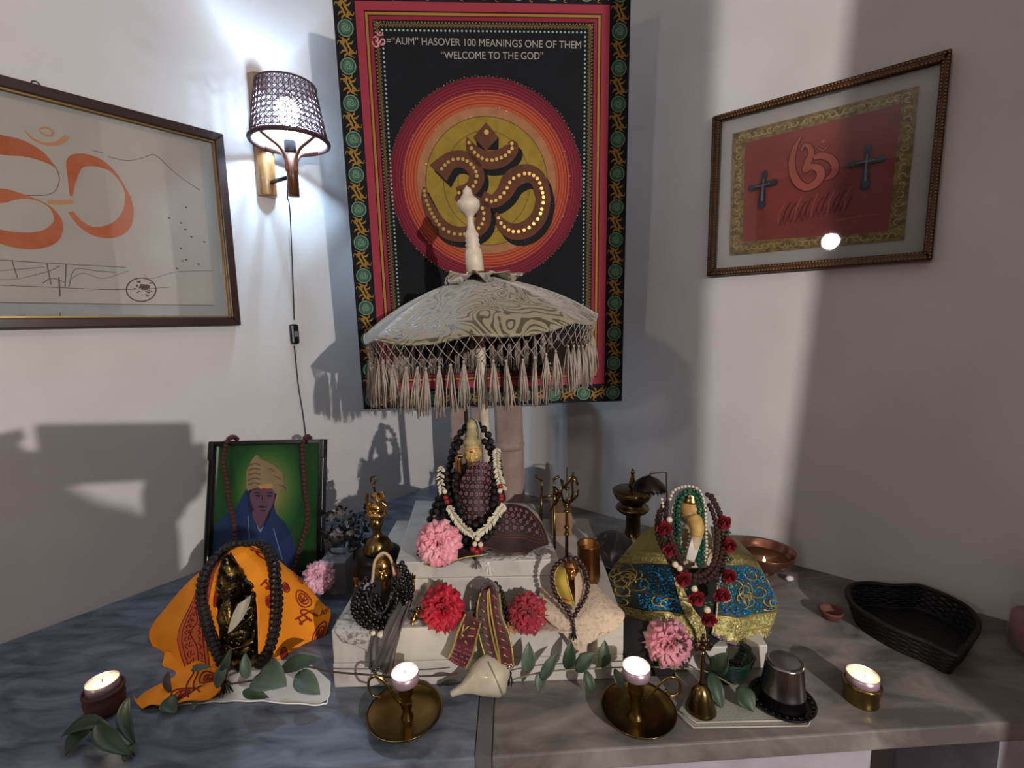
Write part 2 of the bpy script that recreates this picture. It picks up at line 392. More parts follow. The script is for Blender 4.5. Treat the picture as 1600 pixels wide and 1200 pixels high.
for L in [[(225, 500, 3), (238, 540, 3), (225, 585, 3), (190, 605, 3), (110, 608, 3)], [(430, 455, 3), (500, 470, 2), (560, 462, 2), (600, 448, 3), (630, 460, 3), (700, 525, 2), (790, 588, 3)],
          [(370, 430, 2), (410, 440, 2)], [(-100, 855, 3), (200, 875, 3), (500, 892, 3)], [(-100, 958, 3), (200, 970, 3), (470, 980, 3), (680, 970, 2)], [(50, 862, 4), (72, 932, 4)], [(188, 876, 4), (205, 960, 4)],
          [(264, 880, 4), (260, 970, 4)], [(236, 930, 5), (240, 1006, 6)], [(0, 905, 2), (90, 898, 3), (180, 890, 2)], [(0, 940, 2), (80, 936, 2), (200, 905, 3), (240, 885, 3)], [(170, 955, 3), (210, 935, 4), (260, 952, 3)],
          [(275, 968, 3), (300, 900, 3), (380, 905, 3), (460, 912, 3)], [(280, 940, 2), (330, 915, 2), (410, 935, 2), (510, 905, 2)], [(570, 920, 2), (600, 936, 2), (700, 910, 2), (840, 905, 2)], [(-100, 1028, 2), (300, 1034, 2), (848, 1042, 3)], [(240, 1070, 4), (241, 1086, 4)]]:
    strk(L, mb)
mb.build('pencil_lines', ink, t)
mb = MB(); cc = [(560 + 58*math.cos(k/16*2*PI), 980 + 46*math.sin(k/16*2*PI), 5) for k in range(17)]; strk(cc, mb)
rr = random.Random(3)
for k in range(26):
    a = rr.uniform(0, 6.28); q = rr.uniform(.15, .85)*50; x, y = 560 + q*math.cos(a), 978 + q*.8*math.sin(a); strk([(x, y, rr.uniform(3, 9)), (x + rr.uniform(-14, 14), y + rr.uniform(-7, 7), 4)], mb)
strk([(555, 962, 12), (575, 970, 26), (590, 965, 14)], mb)
for x, y in [(737, 656), (670, 697), (717, 717), (733, 742), (757, 772), (716, 817), (723, 866), (737, 862), (785, 880), (700, 896), (808, 792)]: strk([(x-4, y-2, 5), (x+4, y+2, 5)], mb)
mb.build('brown_seal', mat('brown_ink', '4a2a1c', .8), t)
MB().prism(in2, *pl.ax, -.0125, -.0105).build('glass_pane', glass_m, t)
h0 = pl.q(59, 131); mb = MB(); mb.tube([pl.p(h0[0] + .006*math.cos(q), h0[1] + .004 + .007*math.sin(q), -.02) for q in [k/10*PI for k in range(11)]], .0011, 6); mb.build('hanging_loop', black_p, t)

# ================================================================== RIGHT PICTURE: red cloth with om and crosses
pl = Plane(onwall(0, OB - .026, .5), -DB, Z)
def z5(x, y, h=1): return (1080 + x / 3, 50 + y / 3, h / 3)
O4 = pl.qs([(1103, 432), (1457, 406), (1489, 73), (1112, 181)])
t = thing('framed_cloth', 'gilt beaded frame holding a red cloth with a golden om and two crosses', 'picture', pl.p(*O4[0]))
I4 = pl.qs([z5(*p)[:2] for p in [(108, 1108), (1088, 1028), (1172, 140), (136, 412)]])
ant = mat('antique_gilt', '4a3020', .4, .55, var=('2a1a12', 60, .4, .7))
rails(pl, O4, I4, -.024, -.002, 'frame', ant, t, [('bevel', .003)])
mb = MB()
for i in range(4):                       # two rows of little gilt beads run round the moulding
    j = (i + 1) % 4
    for fr in (.3, .78):
        a = [O4[i][k] * (1-fr) + I4[i][k] * fr for k in (0, 1)]; b = [O4[j][k] * (1-fr) + I4[j][k] * fr for k in (0, 1)]
        n = int(math.dist(a, b) / .0056)
        for q in range(n): mb.ball(pl.p(a[0] + (b[0]-a[0])*q/n, a[1] + (b[1]-a[1])*q/n, -.0015), .0022, 6)
mb.build('bead_moulding', mat('gilt_bead', '8f6a3e', .35, .8), t)
MB().prism(I4, *pl.ax, -.0235, -.019).build('mount', mat('cream_mount', 'bdb8b4', .85), t)
C4 = pl.qs([z5(*p)[:2] for p in [(172, 1045), (998, 968), (1070, 236), (188, 466)]]); R4 = pl.qs([z5(*p)[:2] for p in [(232, 978), (922, 930), (985, 322), (246, 510)]])
rails(pl, C4, R4, -.0188, -.0165, 'brocade_border', mat('gold_brocade', '9a8450', .5, .35, var=('6e5a34', 90, .45, .6), bump=(300, .9, .003)), t)
mb = MB(); rr = random.Random(5)
for i in range(4):
    j = (i + 1) % 4
    for q in range(26 if i % 2 == 0 else 15):
        f_ = (q + .5) / (26 if i % 2 == 0 else 15); c = [(C4[i][k]*(1-f_) + C4[j][k]*f_)*.5 + (R4[i][k]*(1-f_) + R4[j][k]*f_)*.5 for k in (0, 1)]
        mb.stroke([(c[0] + .006*math.cos(s*.9 + q), c[1] + .005*math.sin(s*.9 + q)) for s in range(5)], .0016, *pl.ax, -.0165, -.0158)
mb.build('border_scrolls', mat('pale_gold', 'c0ab78', .4, .5), t)
MB().prism(R4, *pl.ax, -.0188, -.0168).build('red_cloth', mat('red_silk', '943a32', .55, var=('7a2c28', 9, .35, .7), bump=(14, .6, .01), sheen=.3), t)
pale_red = mat('dull_orange_applique', 'a9584a', .7); outl = mat('dark_red_thread', '5e1c18', .7)
oms = [[(510, 480, 8), (482, 530, 20), (466, 590, 26), (470, 650, 30), (496, 700, 34), (535, 722, 32), (575, 705, 36), (602, 670, 36), (596, 635, 34), (560, 622, 26), (530, 640, 14)],
       [(512, 545, 10), (525, 520, 14), (548, 528, 22), (558, 560, 26), (545, 595, 30), (530, 640, 26), (555, 622, 20)],
       [(570, 580, 24), (610, 570, 30), (655, 590, 32), (672, 630, 32), (655, 665, 28), (625, 682, 8)], [(584, 530, 3), (615, 545, 9), (645, 512, 3)]]
mb = MB(); mb2 = MB()
for L in oms:
    a, b = spl(pl, [z5(*p) for p in L]); mb.stroke(a, b, *pl.ax, -.0166, -.0152)
    a, b = spl(pl, [z5(p[0], p[1], p[2] + 9) for p in L]); mb2.stroke(a, b, *pl.ax, -.0167, -.0159)
c = pl.q(*z5(615, 503)[:2]); mb.disc(c, .0035, *pl.ax, -.0166, -.015)
rr = random.Random(9)
for k in range(13):
    x = 400 + k*26; y = 880 - k*6
    a, b = spl(pl, [z5(x, y + 15, 4), z5(x + 8, y - 35, 6), z5(x + 34, y - 70 - rr.uniform(0, 30), 5)]); (mb2 if k % 3 else mb).stroke(a, b, *pl.ax, -.0166, -.0156)
    a, b = spl(pl, [z5(x + 6, y + 25, 4), z5(x + 20, y - 10, 5), z5(x + 40, y - 50, 4)]); mb2.stroke(a, b, *pl.ax, -.0166, -.0158)
a, b = spl(pl, [z5(672, 878, 16), z5(710, 872, 12), z5(760, 862, 8), z5(880, 845, 3)]); mb.stroke(a, b, *pl.ax, -.0166, -.0155)
mb2.build('embroidered_outline', outl, t); mb.build('om_applique', pale_red, t)
pew = mat('pewter', '4c5058', .4, .7, var=('33363c', 60, .4, .7))
for cx_, cy_, hh, hw, th in [(330, 732, 78, 58, 34), (818, 625, 98, 78, 36)]:
    mb = MB(); sl = -.19
    a, b = spl(pl, [z5(cx_ + 10, cy_ - hh, th*.8), z5(cx_ + 4, cy_ - hh*.6, th*.75), z5(cx_, cy_, th*.7), z5(cx_ - 6, cy_ + hh, th)]); mb.stroke(a, b, *pl.ax, -.0167, -.0125)
    y0 = cy_ - hh * .25; a, b = spl(pl, [z5(cx_ - hw, y0 + 14, th*.9), z5(cx_, y0, th*.6), z5(cx_ + hw, y0 - 16, th*.9)]); mb.stroke(a, b, *pl.ax, -.0167, -.0128)
    for ex, ey in [(cx_ + 11, cy_ - hh), (cx_ - 7, cy_ + hh), (cx_ - hw, y0 + 14), (cx_ + hw, y0 - 16)]: mb.disc(pl.q(*z5(ex, ey)[:2]), .0052, *pl.ax, -.0167, -.012, 12)
    o = mb.build('cross', pew, t)
    mb = MB(); a, b = spl(pl, [z5(cx_ + 5, cy_ - hh*.6, 6), z5(cx_, cy_, 8), z5(cx_ - 4, cy_ + hh*.7, 10)]); mb.stroke(a, b, *pl.ax, -.0126, -.0105)
    a, b = spl(pl, [z5(cx_ - hw*.6, y0 + 9, 5), z5(cx_, y0, 6), z5(cx_ + hw*.6, y0 - 10, 5)]); mb.stroke(a, b, *pl.ax, -.0126, -.0108); mb.build('relief_figure', mat('light_pewter', '7a7c84', .35, .8), o)
MB().prism(I4, *pl.ax, -.0095, -.0078).build('glass_pane', glass_m, t)

# ================================================================== WALL LAMP
c0 = PA(453, 222, OA - .112)
t = thing('wall_lamp', 'bamboo wall lamp with a cane webbing shade and lit bulb, beside the black tapestry', 'lamp', PA(418, 300))
bk = PA(418, 308, OA - .006); top = PA(410, 122, OA - .006)
mb = MB(); mb.lathe([(.021, 0), (.0225, .003), (.0225, top.z - bk.z)], bk, 16); mb.build('back_post', bamboo, t)
hold_b = Vector((c0.x, c0.y, PA(453, 306, OA - .112).z)); hz = PA(453, 240, OA - .112).z
MB().lathe([(.0125, 0), (.0125, hz - hold_b.z), (.010, hz - hold_b.z + .001)], hold_b, 18).build('holder', bamboo_dark, t)
az = PA(440, 282, OA - .06).z; MB().tube([Vector((bk.x, bk.y, az)), Vector((c0.x, c0.y, az))], .005, 8).build('arm', black_p, t)
MB().lathe([(.012, 0), (.0135, .004), (.0135, .026), (.011, .03)], (c0.x, c0.y, hz), 18).build('bulb_socket', black_p, t)
zb, zt_ = c0.z, PA(459, 140, OA - .112).z; rb, rtp = .084, .064
bulb_m = mat('lit_bulb', 'ffffff', .4, emit=('dfeaff', 60))
bc = Vector((c0.x, c0.y, zb + (zt_ - zb) * .52)); MB().lathe([(.010, -.035), (.014, -.024), (.024, -.006), (.027, .008), (.021, .024), (.008, .031)], bc, 18).build('bulb', bulb_m, t)
MB().tube([Vector((c0.x + rb*math.cos(q), c0.y + rb*math.sin(q), zb)) for q in [k/40*2*PI for k in range(40)]], .0052, 8, True).build('shade_ring', rattan, t)
MB().tube([Vector((c0.x + rtp*math.cos(q), c0.y + rtp*math.sin(q), zt_)) for q in [k/40*2*PI for k in range(40)]], .0026, 8, True).build('shade_ring', rattan, t)
mb = MB()
def sp(a, h): r_ = rb + (rtp - rb)*h; return Vector((c0.x + r_*math.cos(a), c0.y + r_*math.sin(a), zb + (zt_ - zb)*h))
NV = 36
for k in range(NV):
    a = 2*PI*k/NV
    for off in (-.022, .022): mb.tube([sp(a + off, h) for h in (0, .5, 1)], .00085, 4)
    for sg in (-1, 1): mb.tube([sp(a + sg*h*2*PI*9/NV/1.0, h) for h in [q/10 for q in range(11)]], .0009, 4)
for k in range(1, 10):
    for off in (-.012, .012): mb.tube([sp(q/40*2*PI, k/10 + off) for q in range(40)], .00085, 4, True)
mb.build('cane_shade', rattan, t)
mb = MB(); mb.lathe([(rb*.975, zb + .004 - c0.z), (rtp*.97, zt_ - .004 - c0.z)], (c0.x, c0.y, c0.z), 48, cap=False); mb.build('shade_lining', mat('translucent_lining', 'cfc6d2', .8, alpha=.5), t)
for k in range(4):
    a = PI/4 + k*PI/2 + .35; e = lambda r_, z: Vector((c0.x + r_*math.cos(a), c0.y + r_*math.sin(a), z))
    MB().tube([Vector(p) for p in cr([e(.014, hz - .042), e(.015, hz - .015), e(.030, hz + .006), e(.058, zb - .008), e(rb - .002, zb + .002)], 6)], .0038, 8).build('strut', bamboo_dark, t)
lo = lamp('bulb_light', bc + Vector((0, 0, .0)), BULB_POWER, (.46, .72, 1), .028); lo.parent = t; lo.location = bc - OG[t.name]
MB().tube([Vector(p) for p in cr([hold_b + Vector((-.012, -.004, .03)), hold_b + Vector((-.010, -.012, -.005)), PA(453, 330, OA-.05), PA(457, 420, OA-.02), PA(460, 500, OA-.008)] , 6)], .0014, 6).build('cord', black_p, t)
MB().tube([Vector(p) for p in cr([PA(460, 540, OA-.008), PA(466, 600, OA-.006), PA(474, 650, OA-.01), PA(480, 700, OA-.01)], 6)], .0014, 6).build('cord', black_p, t)
mb = MB(); c_ = PA(460, 522, OA - .011); mb.box(c_, (.0105, .0075, .026), (DA, DB, Z)); o = mb.build('inline_switch', black_p, t, [('bevel', .005)])
MB().box(c_ - DB*.009, (.004, .002, .007), (DA, DB, Z)).build('switch_button', mat('grey_plastic', '6a6a6e', .4), o)

# ================================================================== TAPESTRY
BL, BR, TLc = W(568, 640, 1.10), W(972, 627, 1.135), W(516, 0, 1.058)
pl = Plane(BL, BR - BL, TLc - BL); TW = (BR - BL).dot(pl.u); top_v = pl.q(527, -38)[1]
t = thing('wall_hanging', 'black appliqued tapestry with a red and yellow om medallion in a floral border', 'tapestry', BL)
blk = mat('tapestry_black', '07080e', .95, var=('0b0c14', 30, .4, .7), bump=(300, .3))
MB().prism(rect(0, TW, 0, top_v), *pl.ax, -.008, -.002).build('cloth_panel', blk, t)
teal = mat('teal_print', '345a44', .8); teal_d = mat('dark_teal_print', '1a3a2c', .8); yel = mat('yellow_print', '94702a', .8); ring_l = mat('pale_green_print', '64806a', .8)
bw = .045
def scroll(cx_, cy_, dx, dy):         # acanthus scroll between two medallions, running along (dx, dy)
    nx, ny = -dy, dx; m3 = MB()
    f_ = lambda a, b: (cx_ + dx*a + nx*b, cy_ + dy*a + ny*b)
    for s in (1, -1):
        L = cr([(*f_(-.020*s, -.014*s), .0008), (*f_(-.013*s, -.002*s), .0026), (*f_(-.002*s, .003*s), .0032), (*f_(.008*s, .010*s), .0026), (*f_(.012*s, .017*s), .0012), (*f_(.006*s, .019*s), .0006)], 5)
        m3.stroke([p[:2] for p in L], [p[2]*1.3 for p in L], *pl.ax, -.002, -.0012)
        for b0, b1 in (((-.006, .002), (-.012, .014)), ((-.012, -.001), (-.020, .007)), ((.004, .007), (.018, .009)), ((-.014, -.005), (-.005, -.012))):
            A, B = f_(b0[0]*s, b0[1]*s), f_(b1[0]*s, b1[1]*s); M_ = ((A[0]+B[0])/2 + (B[1]-A[1])*.2, (A[1]+B[1])/2 - (B[0]-A[0])*.2)
            m3.stroke([A, M_, B], [.0022, .0038, .0007], *pl.ax, -.002, -.0012)
    m3.build('border_scroll', yel, t)
def medal(a, b):
    m1, m2, m4 = MB(), MB(), MB()
    m1.disc((a, b), .0165, *pl.ax, -.002, -.0014, 22); m2.disc((a, b), .0140, *pl.ax, -.0014, -.0010, 22); m4.disc((a, b), .0122, *pl.ax, -.0010, -.0007, 22)
    for k in range(3):
        q0 = k*2.1 + a*50
        m1.stroke([(a + (.002+.0075*s/6)*math.cos(q0 + s*.55), b + (.002+.0075*s/6)*math.sin(q0 + s*.55)) for s in range(7)], [.002, .003, .003, .0028, .0024, .002, .001], *pl.ax, -.0007, -.0004)
    o = m1.build('border_medallion', ring_l, t); m2.build('medallion_ring', teal_d, o); m4.build('medallion_fill', teal, o)
nV = 12; dv = (top_v - bw) / nV
for side in (bw/2, TW - bw/2):
    for k in range(nV + 1):
        v_ = bw/2 + k*dv; medal(side, v_)
        if k < nV: scroll(side, v_ + dv/2, 0, 1)
nH = 8; du = (TW - bw) / nH
for v_ in (bw/2, top_v - bw/2):
    for k in range(1, nH): medal(bw/2 + k*du, v_)
    for k in range(nH): scroll(bw/2 + (k+.5)*du, v_, 1, 0)
def band(i0, i1, name, m, d1):
    o_ = rect(i0, TW-i0, i0, top_v-i0); n_ = rect(i1, TW-i1, i1, top_v-i1); rails(pl, o_, n_, -.002, d1, name, m, t)
pink = mat('pink_print', '8f2c3c', .85, bump=(60, .5, .003)); red_b = mat('crimson_print', '7c1c30', .85)
band(bw, bw + .017, 'pink_band', pink, .001); band(bw + .017, bw + .019, 'dark_line', blk, -.001); band(bw + .019, bw + .024, 'ochre_band', mat('ochre_print', '9c6c2c', .85), -.0005); band(bw+.024, bw+.026, 'dark_line', blk, -.001); band(bw + .026, bw + .033, 'crimson_band', red_b, -.0005)
mb = MB(); mb2 = MB(); i0 = bw + .035
def run(i, step, fn):
    for (a, b), (c, d) in (((i, i), (TW-i, i)), ((TW-i, i), (TW-i, top_v-i)), ((TW-i, top_v-i), (i, top_v-i)), ((i, top_v-i), (i, i))):
        L = math.dist((a, b), (c, d)); n = int(L/step); ux, uy = (c-a)/L, (d-b)/L
        for k in range(n): fn(a + ux*k*L/n, b + uy*k*L/n, ux, uy, L/n)
run(i0, .007, lambda x, y, ux, uy, s: (mb.stroke([(x, y), (x + ux*s*.5 - uy*.008, y + uy*s*.5 + ux*.008), (x + ux*s, y + uy*s)], .0011, *pl.ax, -.002, -.0012), mb.stroke([(x - uy*.006, y + ux*.006), (x + ux*s*.5 - uy*.011, y + uy*s*.5 + ux*.011), (x + ux*s - uy*.006, y + uy*s + ux*.006)], .0008, *pl.ax, -.002, -.0013)))
run(i0 + .017, .0085, lambda x, y, ux, uy, s: mb2.disc((x, y), .0021, *pl.ax, -.002, -.0005, 8))
mb.build('zigzag_stitching', mat('ochre_thread', '8f7440', .8), t); mb2.build('dot_row', mat('grey_green_dots', '8fa79c', .7), t)
# medallion
mc = pl.q(761, 285); mr = (pl.q(912, 285)[0] - pl.q(610, 285)[0]) / 2
ro = t; cols = ['640e20', '6e1024', '781428', '7c182a', '741626', '80202a', '8c2c26', '963826', '8e3022', '9c4428']
rings = MB; edges = [1 - k*.029 for k in range(11)]
for k in range(10):
    MB().disc(mc, mr*edges[k], *pl.ax, -.002, -.0016 + .0003*k, 72).build('applique_ring', mat('medallion_red_%d' % k, cols[k], .85), t)
    MB().stroke([(mc[0] + mr*(edges[k]-.002)*math.cos(q), mc[1] + mr*(edges[k]-.002)*math.sin(q)) for q in [s/72*2*PI for s in range(72)]], .0016, *pl.ax, -.0016 + .0003*k, -.0011 + .0003*k, True).build('ring_piping', mat('dark_piping', '4a0a18', .85) if k < 5 else mat('orange_piping', 'b05a2a', .85), t)
MB().disc(mc, mr*.715, *pl.ax, .0012, .0018, 72).build('tan_ring', mat('tan_applique', '9c6a46', .85, var=('8c5c3c', 40, .4, .7)), t)
MB().disc(mc, mr*.63, *pl.ax, .0018, .0022, 72).build('yellow_disc', mat('mustard_applique', '8f7626', .85, var=('7c651c', 40, .4, .7)), t)
mb = MB()
for q0, rr_ in ((.0, .45), (.0, .30)): mb.stroke([(mc[0] + mr*rr_*1.1*math.cos(q)*.9 , mc[1] + mr*rr_*1.1*math.sin(q)) for q in [s/60*2*PI for s in range(60)]], .0012, *pl.ax, .0022, .0025, True)
mb.stroke([(mc[0] + mr*.627*math.cos(q), mc[1] + mr*.627*math.sin(q)) for q in [s/72*2*PI for s in range(72)]], .0014, *pl.ax, .0022, .0025, True)
mb.build('disc_lines', mat('brown_thread', '4c3a14', .8), t)
mb = MB(); rr = random.Random(2)
for rq, n in ((1.0, 170), (.86, 90), (.715, 120), (.635, 90)):
    for k in range(n):
        q = 2*PI*k/n + rr.uniform(-.01, .01); r_ = mr*rq*rr.uniform(.992, 1.008); mb.ball(pl.p(mc[0] + r_*math.cos(q), mc[1] + r_*math.sin(q), .0022 if rq < .9 else .0008), .0013, 6)
mb.build('sequins', mat('silver_sequin', 'd8c8c4', .15, .9), t)
def t3(x, y, h=1): return (500 + x/3.2, y/3.2, h/3.2)
def t4(x, y, h=1): return (520 + x*.3166, 280 + y*.3167, h*.3166)
upper = [t3(592, 868, 116), t3(650, 808, 84), t3(715, 800, 84), t3(765, 835, 80), t3(785, 890, 78), t3(755, 945, 72), t3(690, 968, 62)]
lower = [t3(690, 968, 62), t3(745, 1010, 80), t4(738, 145, 74), t4(740, 215, 76), t4(690, 262, 74), t4(610, 272, 74), t4(540, 240, 74), t4(490, 170, 62), t4(458, 90, 40), t4(452, 40, 6)]
tail = [t4(735, 90, 62), t4(790, 112, 66), t4(845, 70, 80), t3(960, 900, 94), t3(1030, 870, 90), t3(1085, 895, 84), t3(1110, 960, 80), t4(1038, 110, 74), t4(1015, 190, 80), t4(960, 245, 84), t4(890, 260, 78), t4(835, 225, 56), t4(806, 165, 8)]
cres = [t3(735, 688, 4), t3(762, 752, 60), t3(810, 795, 84), t3(860, 804, 90), t3(920, 785, 86), t3(962, 740, 66), t3(950, 708, 20)]
shadow, brn, dots = MB(), MB(), MB()
for L in (upper, lower, tail, cres):
    a, b = spl(pl, L, 8); brn.stroke(a, b, *pl.ax, .0030, .0048)
    o_ = .010; shadow.stroke([(x + o_*.9, y - o_*1.25) for x, y in a], b, *pl.ax, .0024, .0032)
    acc = 0
    for i in range(1, len(a)):
        acc += math.dist(a[i], a[i-1])
        if acc > .0092 and b[i] > .009: acc = 0; dots.disc(a[i], .0037, *pl.ax, .0048, .0056, 12)
D4 = [pl.q(*t3(x, y)[:2]) for x, y in [(830, 757), (893, 690), (830, 615), (768, 690)]]
brn.prism(D4, *pl.ax, .0030, .0048); S4 = [pl.q(*t3(x, y)[:2]) for x, y in [(778, 695), (790, 752), (892, 752), (894, 692)]]; shadow.prism(S4, *pl.ax, .0024, .0030); dots.disc(pl.q(*t3(832, 665)[:2]), .0052, *pl.ax, .0048, .0056, 14)
shadow.build('om_shadow_applique', mat('soft_black_applique', '0c0a0e', .9), t); brn.build('om_applique', mat('brown_applique', '5c3420', .85, var=('4d2a19', 40, .4, .7)), t)
dots.build('gold_discs', mat('gold_sequin', 'c9a860', .3, .75), t)
# lettering
def letter(txt, x0, x1, y0, y1, name, m, d=(-.002, -.0008), parent=None, bold=False):
    vs, fs = text_mesh(txt, 1); xs = [v.x for v in vs]; ys = [v.y for v in vs]; a = pl.q(x0, y0); b = pl.q(x1, y1)
    sx = math.dist(a, b) / (max(xs)-min(xs)); hgt = (pl.q((x0+x1)/2, (y0+y1)/2 - 5.8)[1] - pl.q((x0+x1)/2, (y0+y1)/2 + 5.8)[1]) if not bold else bold
    sy = hgt / (max(ys)-min(ys)); mb = MB(); ex = ((b[0]-a[0]), (b[1]-a[1])); l = math.hypot(*ex); ex = (ex[0]/l, ex[1]/l); ey = (-ex[1], ex[0])
    mb.add([pl.p(a[0] + ex[0]*(v.x-min(xs))*sx + ey[0]*(v.y-(min(ys)+max(ys))/2)*sy, a[1] + ex[1]*(v.x-min(xs))*sx + ey[1]*(v.y-(min(ys)+max(ys))/2)*sy, d[1]) for v in vs], fs, False)
    return mb.build(name, m, parent or t, [('solid', .0006, 0)])
let_m = mat('silver_grey_lettering', '96938c', .6)
letter('=“AUM” HASOVER 100 MEANINGS ONE OF THEM', 604, 908, 63, 70, 'lettering', let_m)
letter('“WELCOME TO THE GOD”', 689, 849, 86, 87, 'lettering', let_m)
letter('\u0950', 580, 602, 61, 62, 'small_om', mat('pink_lettering', 'd8808c', .7), bold=.030)
# ================================================================== MARBLE BLOCKS
def block(lo4, z0, z1, label, m=marble_white, name='marble_block', cat='block', bev=.002, group=None):
    mb = MB(); mb.hexa([Vector((x, y, z0)) for x, y in lo4], [Vector((x, y, z1)) for x, y in lo4])
    return tag(mb.build(name, m, mods=[('bevel', bev)]), label, cat, group)
T4 = [(-.287, .673), (.165, .680), (.172, 1.07), (-.283, 1.08)]
block(T4, 0, .0405, 'bottom white marble slab of the low front step, resting on the counter')
block([(x*.998+.001, y*.998+.002) for x, y in T4], .041, .097, 'thicker white marble slab forming the top of the low front step')
U4 = [(-.192, .716), (.070, .716), (.040, .955), (-.214, .985)]
block(U4, .0975, .1545, 'lower slab of the raised marble stand under the central idol')
block([(x, y - .001) for x, y in U4], .155, .183, 'polished top slab of the raised marble stand, carrying the central idol')
g1, g2 = G(1012, 1050), G(1198, 1044)
P4 = [(g1.x, g1.y), (g2.x, g2.y), (g2.x + .02, g2.y + .19), (g1.x - .01, g1.y + .19)]
block(P4, 0, .040, 'white marble block under the draped elephant headed idol on the right')
q1 = W(497, 880, .93); block([(q1.x, .93), (q1.x + .055, .93), (q1.x + .06, 1.0), (q1.x, 1.0)], 0, q1.z, 'grey stone block between the portrait frame and the bell pedestal', mat('grey_stone', '6a6c70', .5))
q1 = W(500, 836, 1.04); block([(q1.x, 1.04), (q1.x + .055, 1.04), (q1.x + .055, 1.09), (q1.x, 1.09)], 0, q1.z, 'pinkish grey box behind the right edge of the portrait frame', mat('pinkish_box', '8d7c80', .6), 'small_box', 'box')
q1 = W(862, 802, .98); block([(q1.x, .98), (q1.x + .045, .98), (q1.x + .05, 1.06), (q1.x, 1.06)], .0975, q1.z, 'tan wooden box behind the right side of the raised marble stand', mat('tan_wood', '8a6a4a', .6, var=('6e5238', 30, .4, .7)), 'wooden_box', 'box')

# ================================================================== ROLLED CLOTHS in the corner
roll_m = mat('beige_cloth', '9c8478', .9, var=('7f675e', 14, .4, .7), bump=(40, .5, .004), sheen=.2)
def roll(px, hw, y1, Y, lab):
    b = W(px, y1, Y); b.z = .0; r = hw * Y / FPX
    mb = MB(); pr = [(r*1.02, 0), (r*.98, .06), (r, .2), (r*.97, .35), (r*1.0, .52), (r*.9, .525)]
    mb.lathe(pr, b, 40, wob=lambda t, z: 1 + .07*math.sin(3*t + z*8) + .05*math.sin(7*t - z*5) + (.06 if (t % 1.3) < .25 else 0))
    mb.lathe([(r*1.12, 0), (r*1.15, .01), (r*1.08, .02)], b + Z*.21, 24, wob=lambda t, z: 1 + .04*math.sin(5*t))
    return tag(mb.build('rolled_cloth', roll_m), lab, 'cloth', None)
roll(722, 14, 790, 1.42, 'leftmost of three upright beige cloth rolls behind the central idol')
roll(752, 14, 790, 1.36, 'middle upright beige cloth roll directly behind the parasol pole')
roll(797, 22, 790, 1.30, 'widest upright beige cloth roll, right of the parasol pole')

# ================================================================== PARASOL
t = thing('ceremonial_parasol', 'cream brocade ceremonial parasol with a white turned finial and tasselled fringe', 'parasol', W(757, 820, .875))
PY = .875; pb, ptp = W(758, 650, PY), W(743, 428, PY); axis = (ptp - pb).normalized(); axis = (axis + Vector((-.030, -.060, 0))).normalized()
foot = Vector((pb.x + .004, PY + .012, .187)); pax = (ptp - foot).normalized()
white_wood = mat('painted_white_wood', 'cdbfae', .45, var=('b5a592', 40, .4, .7))
MB().lathe([(.0092, 0), (.0092, (ptp - foot).length)], foot, 16, pax).build('pole', white_wood, t)
fin = [(430, 15), (410, 14.5), (398, 14), (394, 12.5), (389, 10.5), (386, 12.5), (382, 10), (379, 12), (376, 10), (371, 12), (367, 9), (362, 7), (357, 6), (350, 5.5), (344, 6), (341, 8.5), (337, 13), (331, 17.5), (326, 18.5), (321, 18), (316, 12), (312, 8.5), (309, 7.5), (306, 7.5), (304, 6), (301, 3), (298, .5)]
up = 1.0; pr = []
for y, h in fin: pr.append((h * PY / FPX * .93, (430 - y) * PY / FPX * .97))
MB().lathe(pr, ptp, 24, axis).build('finial', white_wood, t)
MB().lathe([(.019, -.004), (.0195, 0), (.0185, .004)], ptp, 20, axis).build('gold_collar', gold_paint, t)
a1 = axis.orthogonal().normalized(); a1 = (Vector((1, 0, 0)) - axis * axis.x).normalized(); a2 = axis.cross(a1)
R0 = .215; H0 = (W(751, 507, PY) - ptp).length
def dome(th, s):                      # s 0 top .. 1 rim
    nr = 8; k = (th / (2*PI) * nr) % 1; sag = math.sin(PI * k)
    r = R0 * s * (1 - .04 * sag * s); h = H0 * (.60*s + .40*s**3)
    h += .010 * sag * s ** 3 + .016 * sag * s * (1 - s)
    return ptp + a1 * (r * math.cos(th)) + a2 * (r * math.sin(th)) - axis * h
broc = mat('cream_brocade', 'aba088', .5, sheen=.4, bump=(320, .35, .002))
nt = broc.node_tree; bs = nt.nodes['Principled BSDF']                 # woven silk scrolls: banded noise, brighter and shinier than the ground
tc = nt.nodes.new('ShaderNodeTexCoord'); nz = nt.nodes.new('ShaderNodeTexNoise'); nz.inputs['Scale'].default_value = 9; nz.inputs['Detail'].default_value = 1.5; nz.inputs['Distortion'].default_value = 1.6
nt.links.new(tc.outputs['Object'], nz.inputs['Vector']); mu = nt.nodes.new('ShaderNodeMath'); mu.operation = 'MULTIPLY'; mu.inputs[1].default_value = 105; nt.links.new(nz.outputs[0], mu.inputs[0])
sn = nt.nodes.new('ShaderNodeMath'); sn.operation = 'SINE'; nt.links.new(mu.outputs[0], sn.inputs[0]); rp = nt.nodes.new('ShaderNodeValToRGB')
rp.color_ramp.elements[0].position = .45; rp.color_ramp.elements[1].position = .62; rp.color_ramp.elements[0].color = lin('82775f'); rp.color_ramp.elements[1].color = lin('40361a')
nt.links.new(sn.outputs[0], rp.inputs[0]); nt.links.new(rp.outputs[0], bs.inputs['Base Color'])
rr2 = nt.nodes.new('ShaderNodeMapRange'); rr2.inputs['To Min'].default_value = .75; rr2.inputs['To Max'].default_value = .3; nt.links.new(sn.outputs[0], rr2.inputs['Value']); nt.links.new(rr2.outputs[0], bs.inputs['Roughness'])
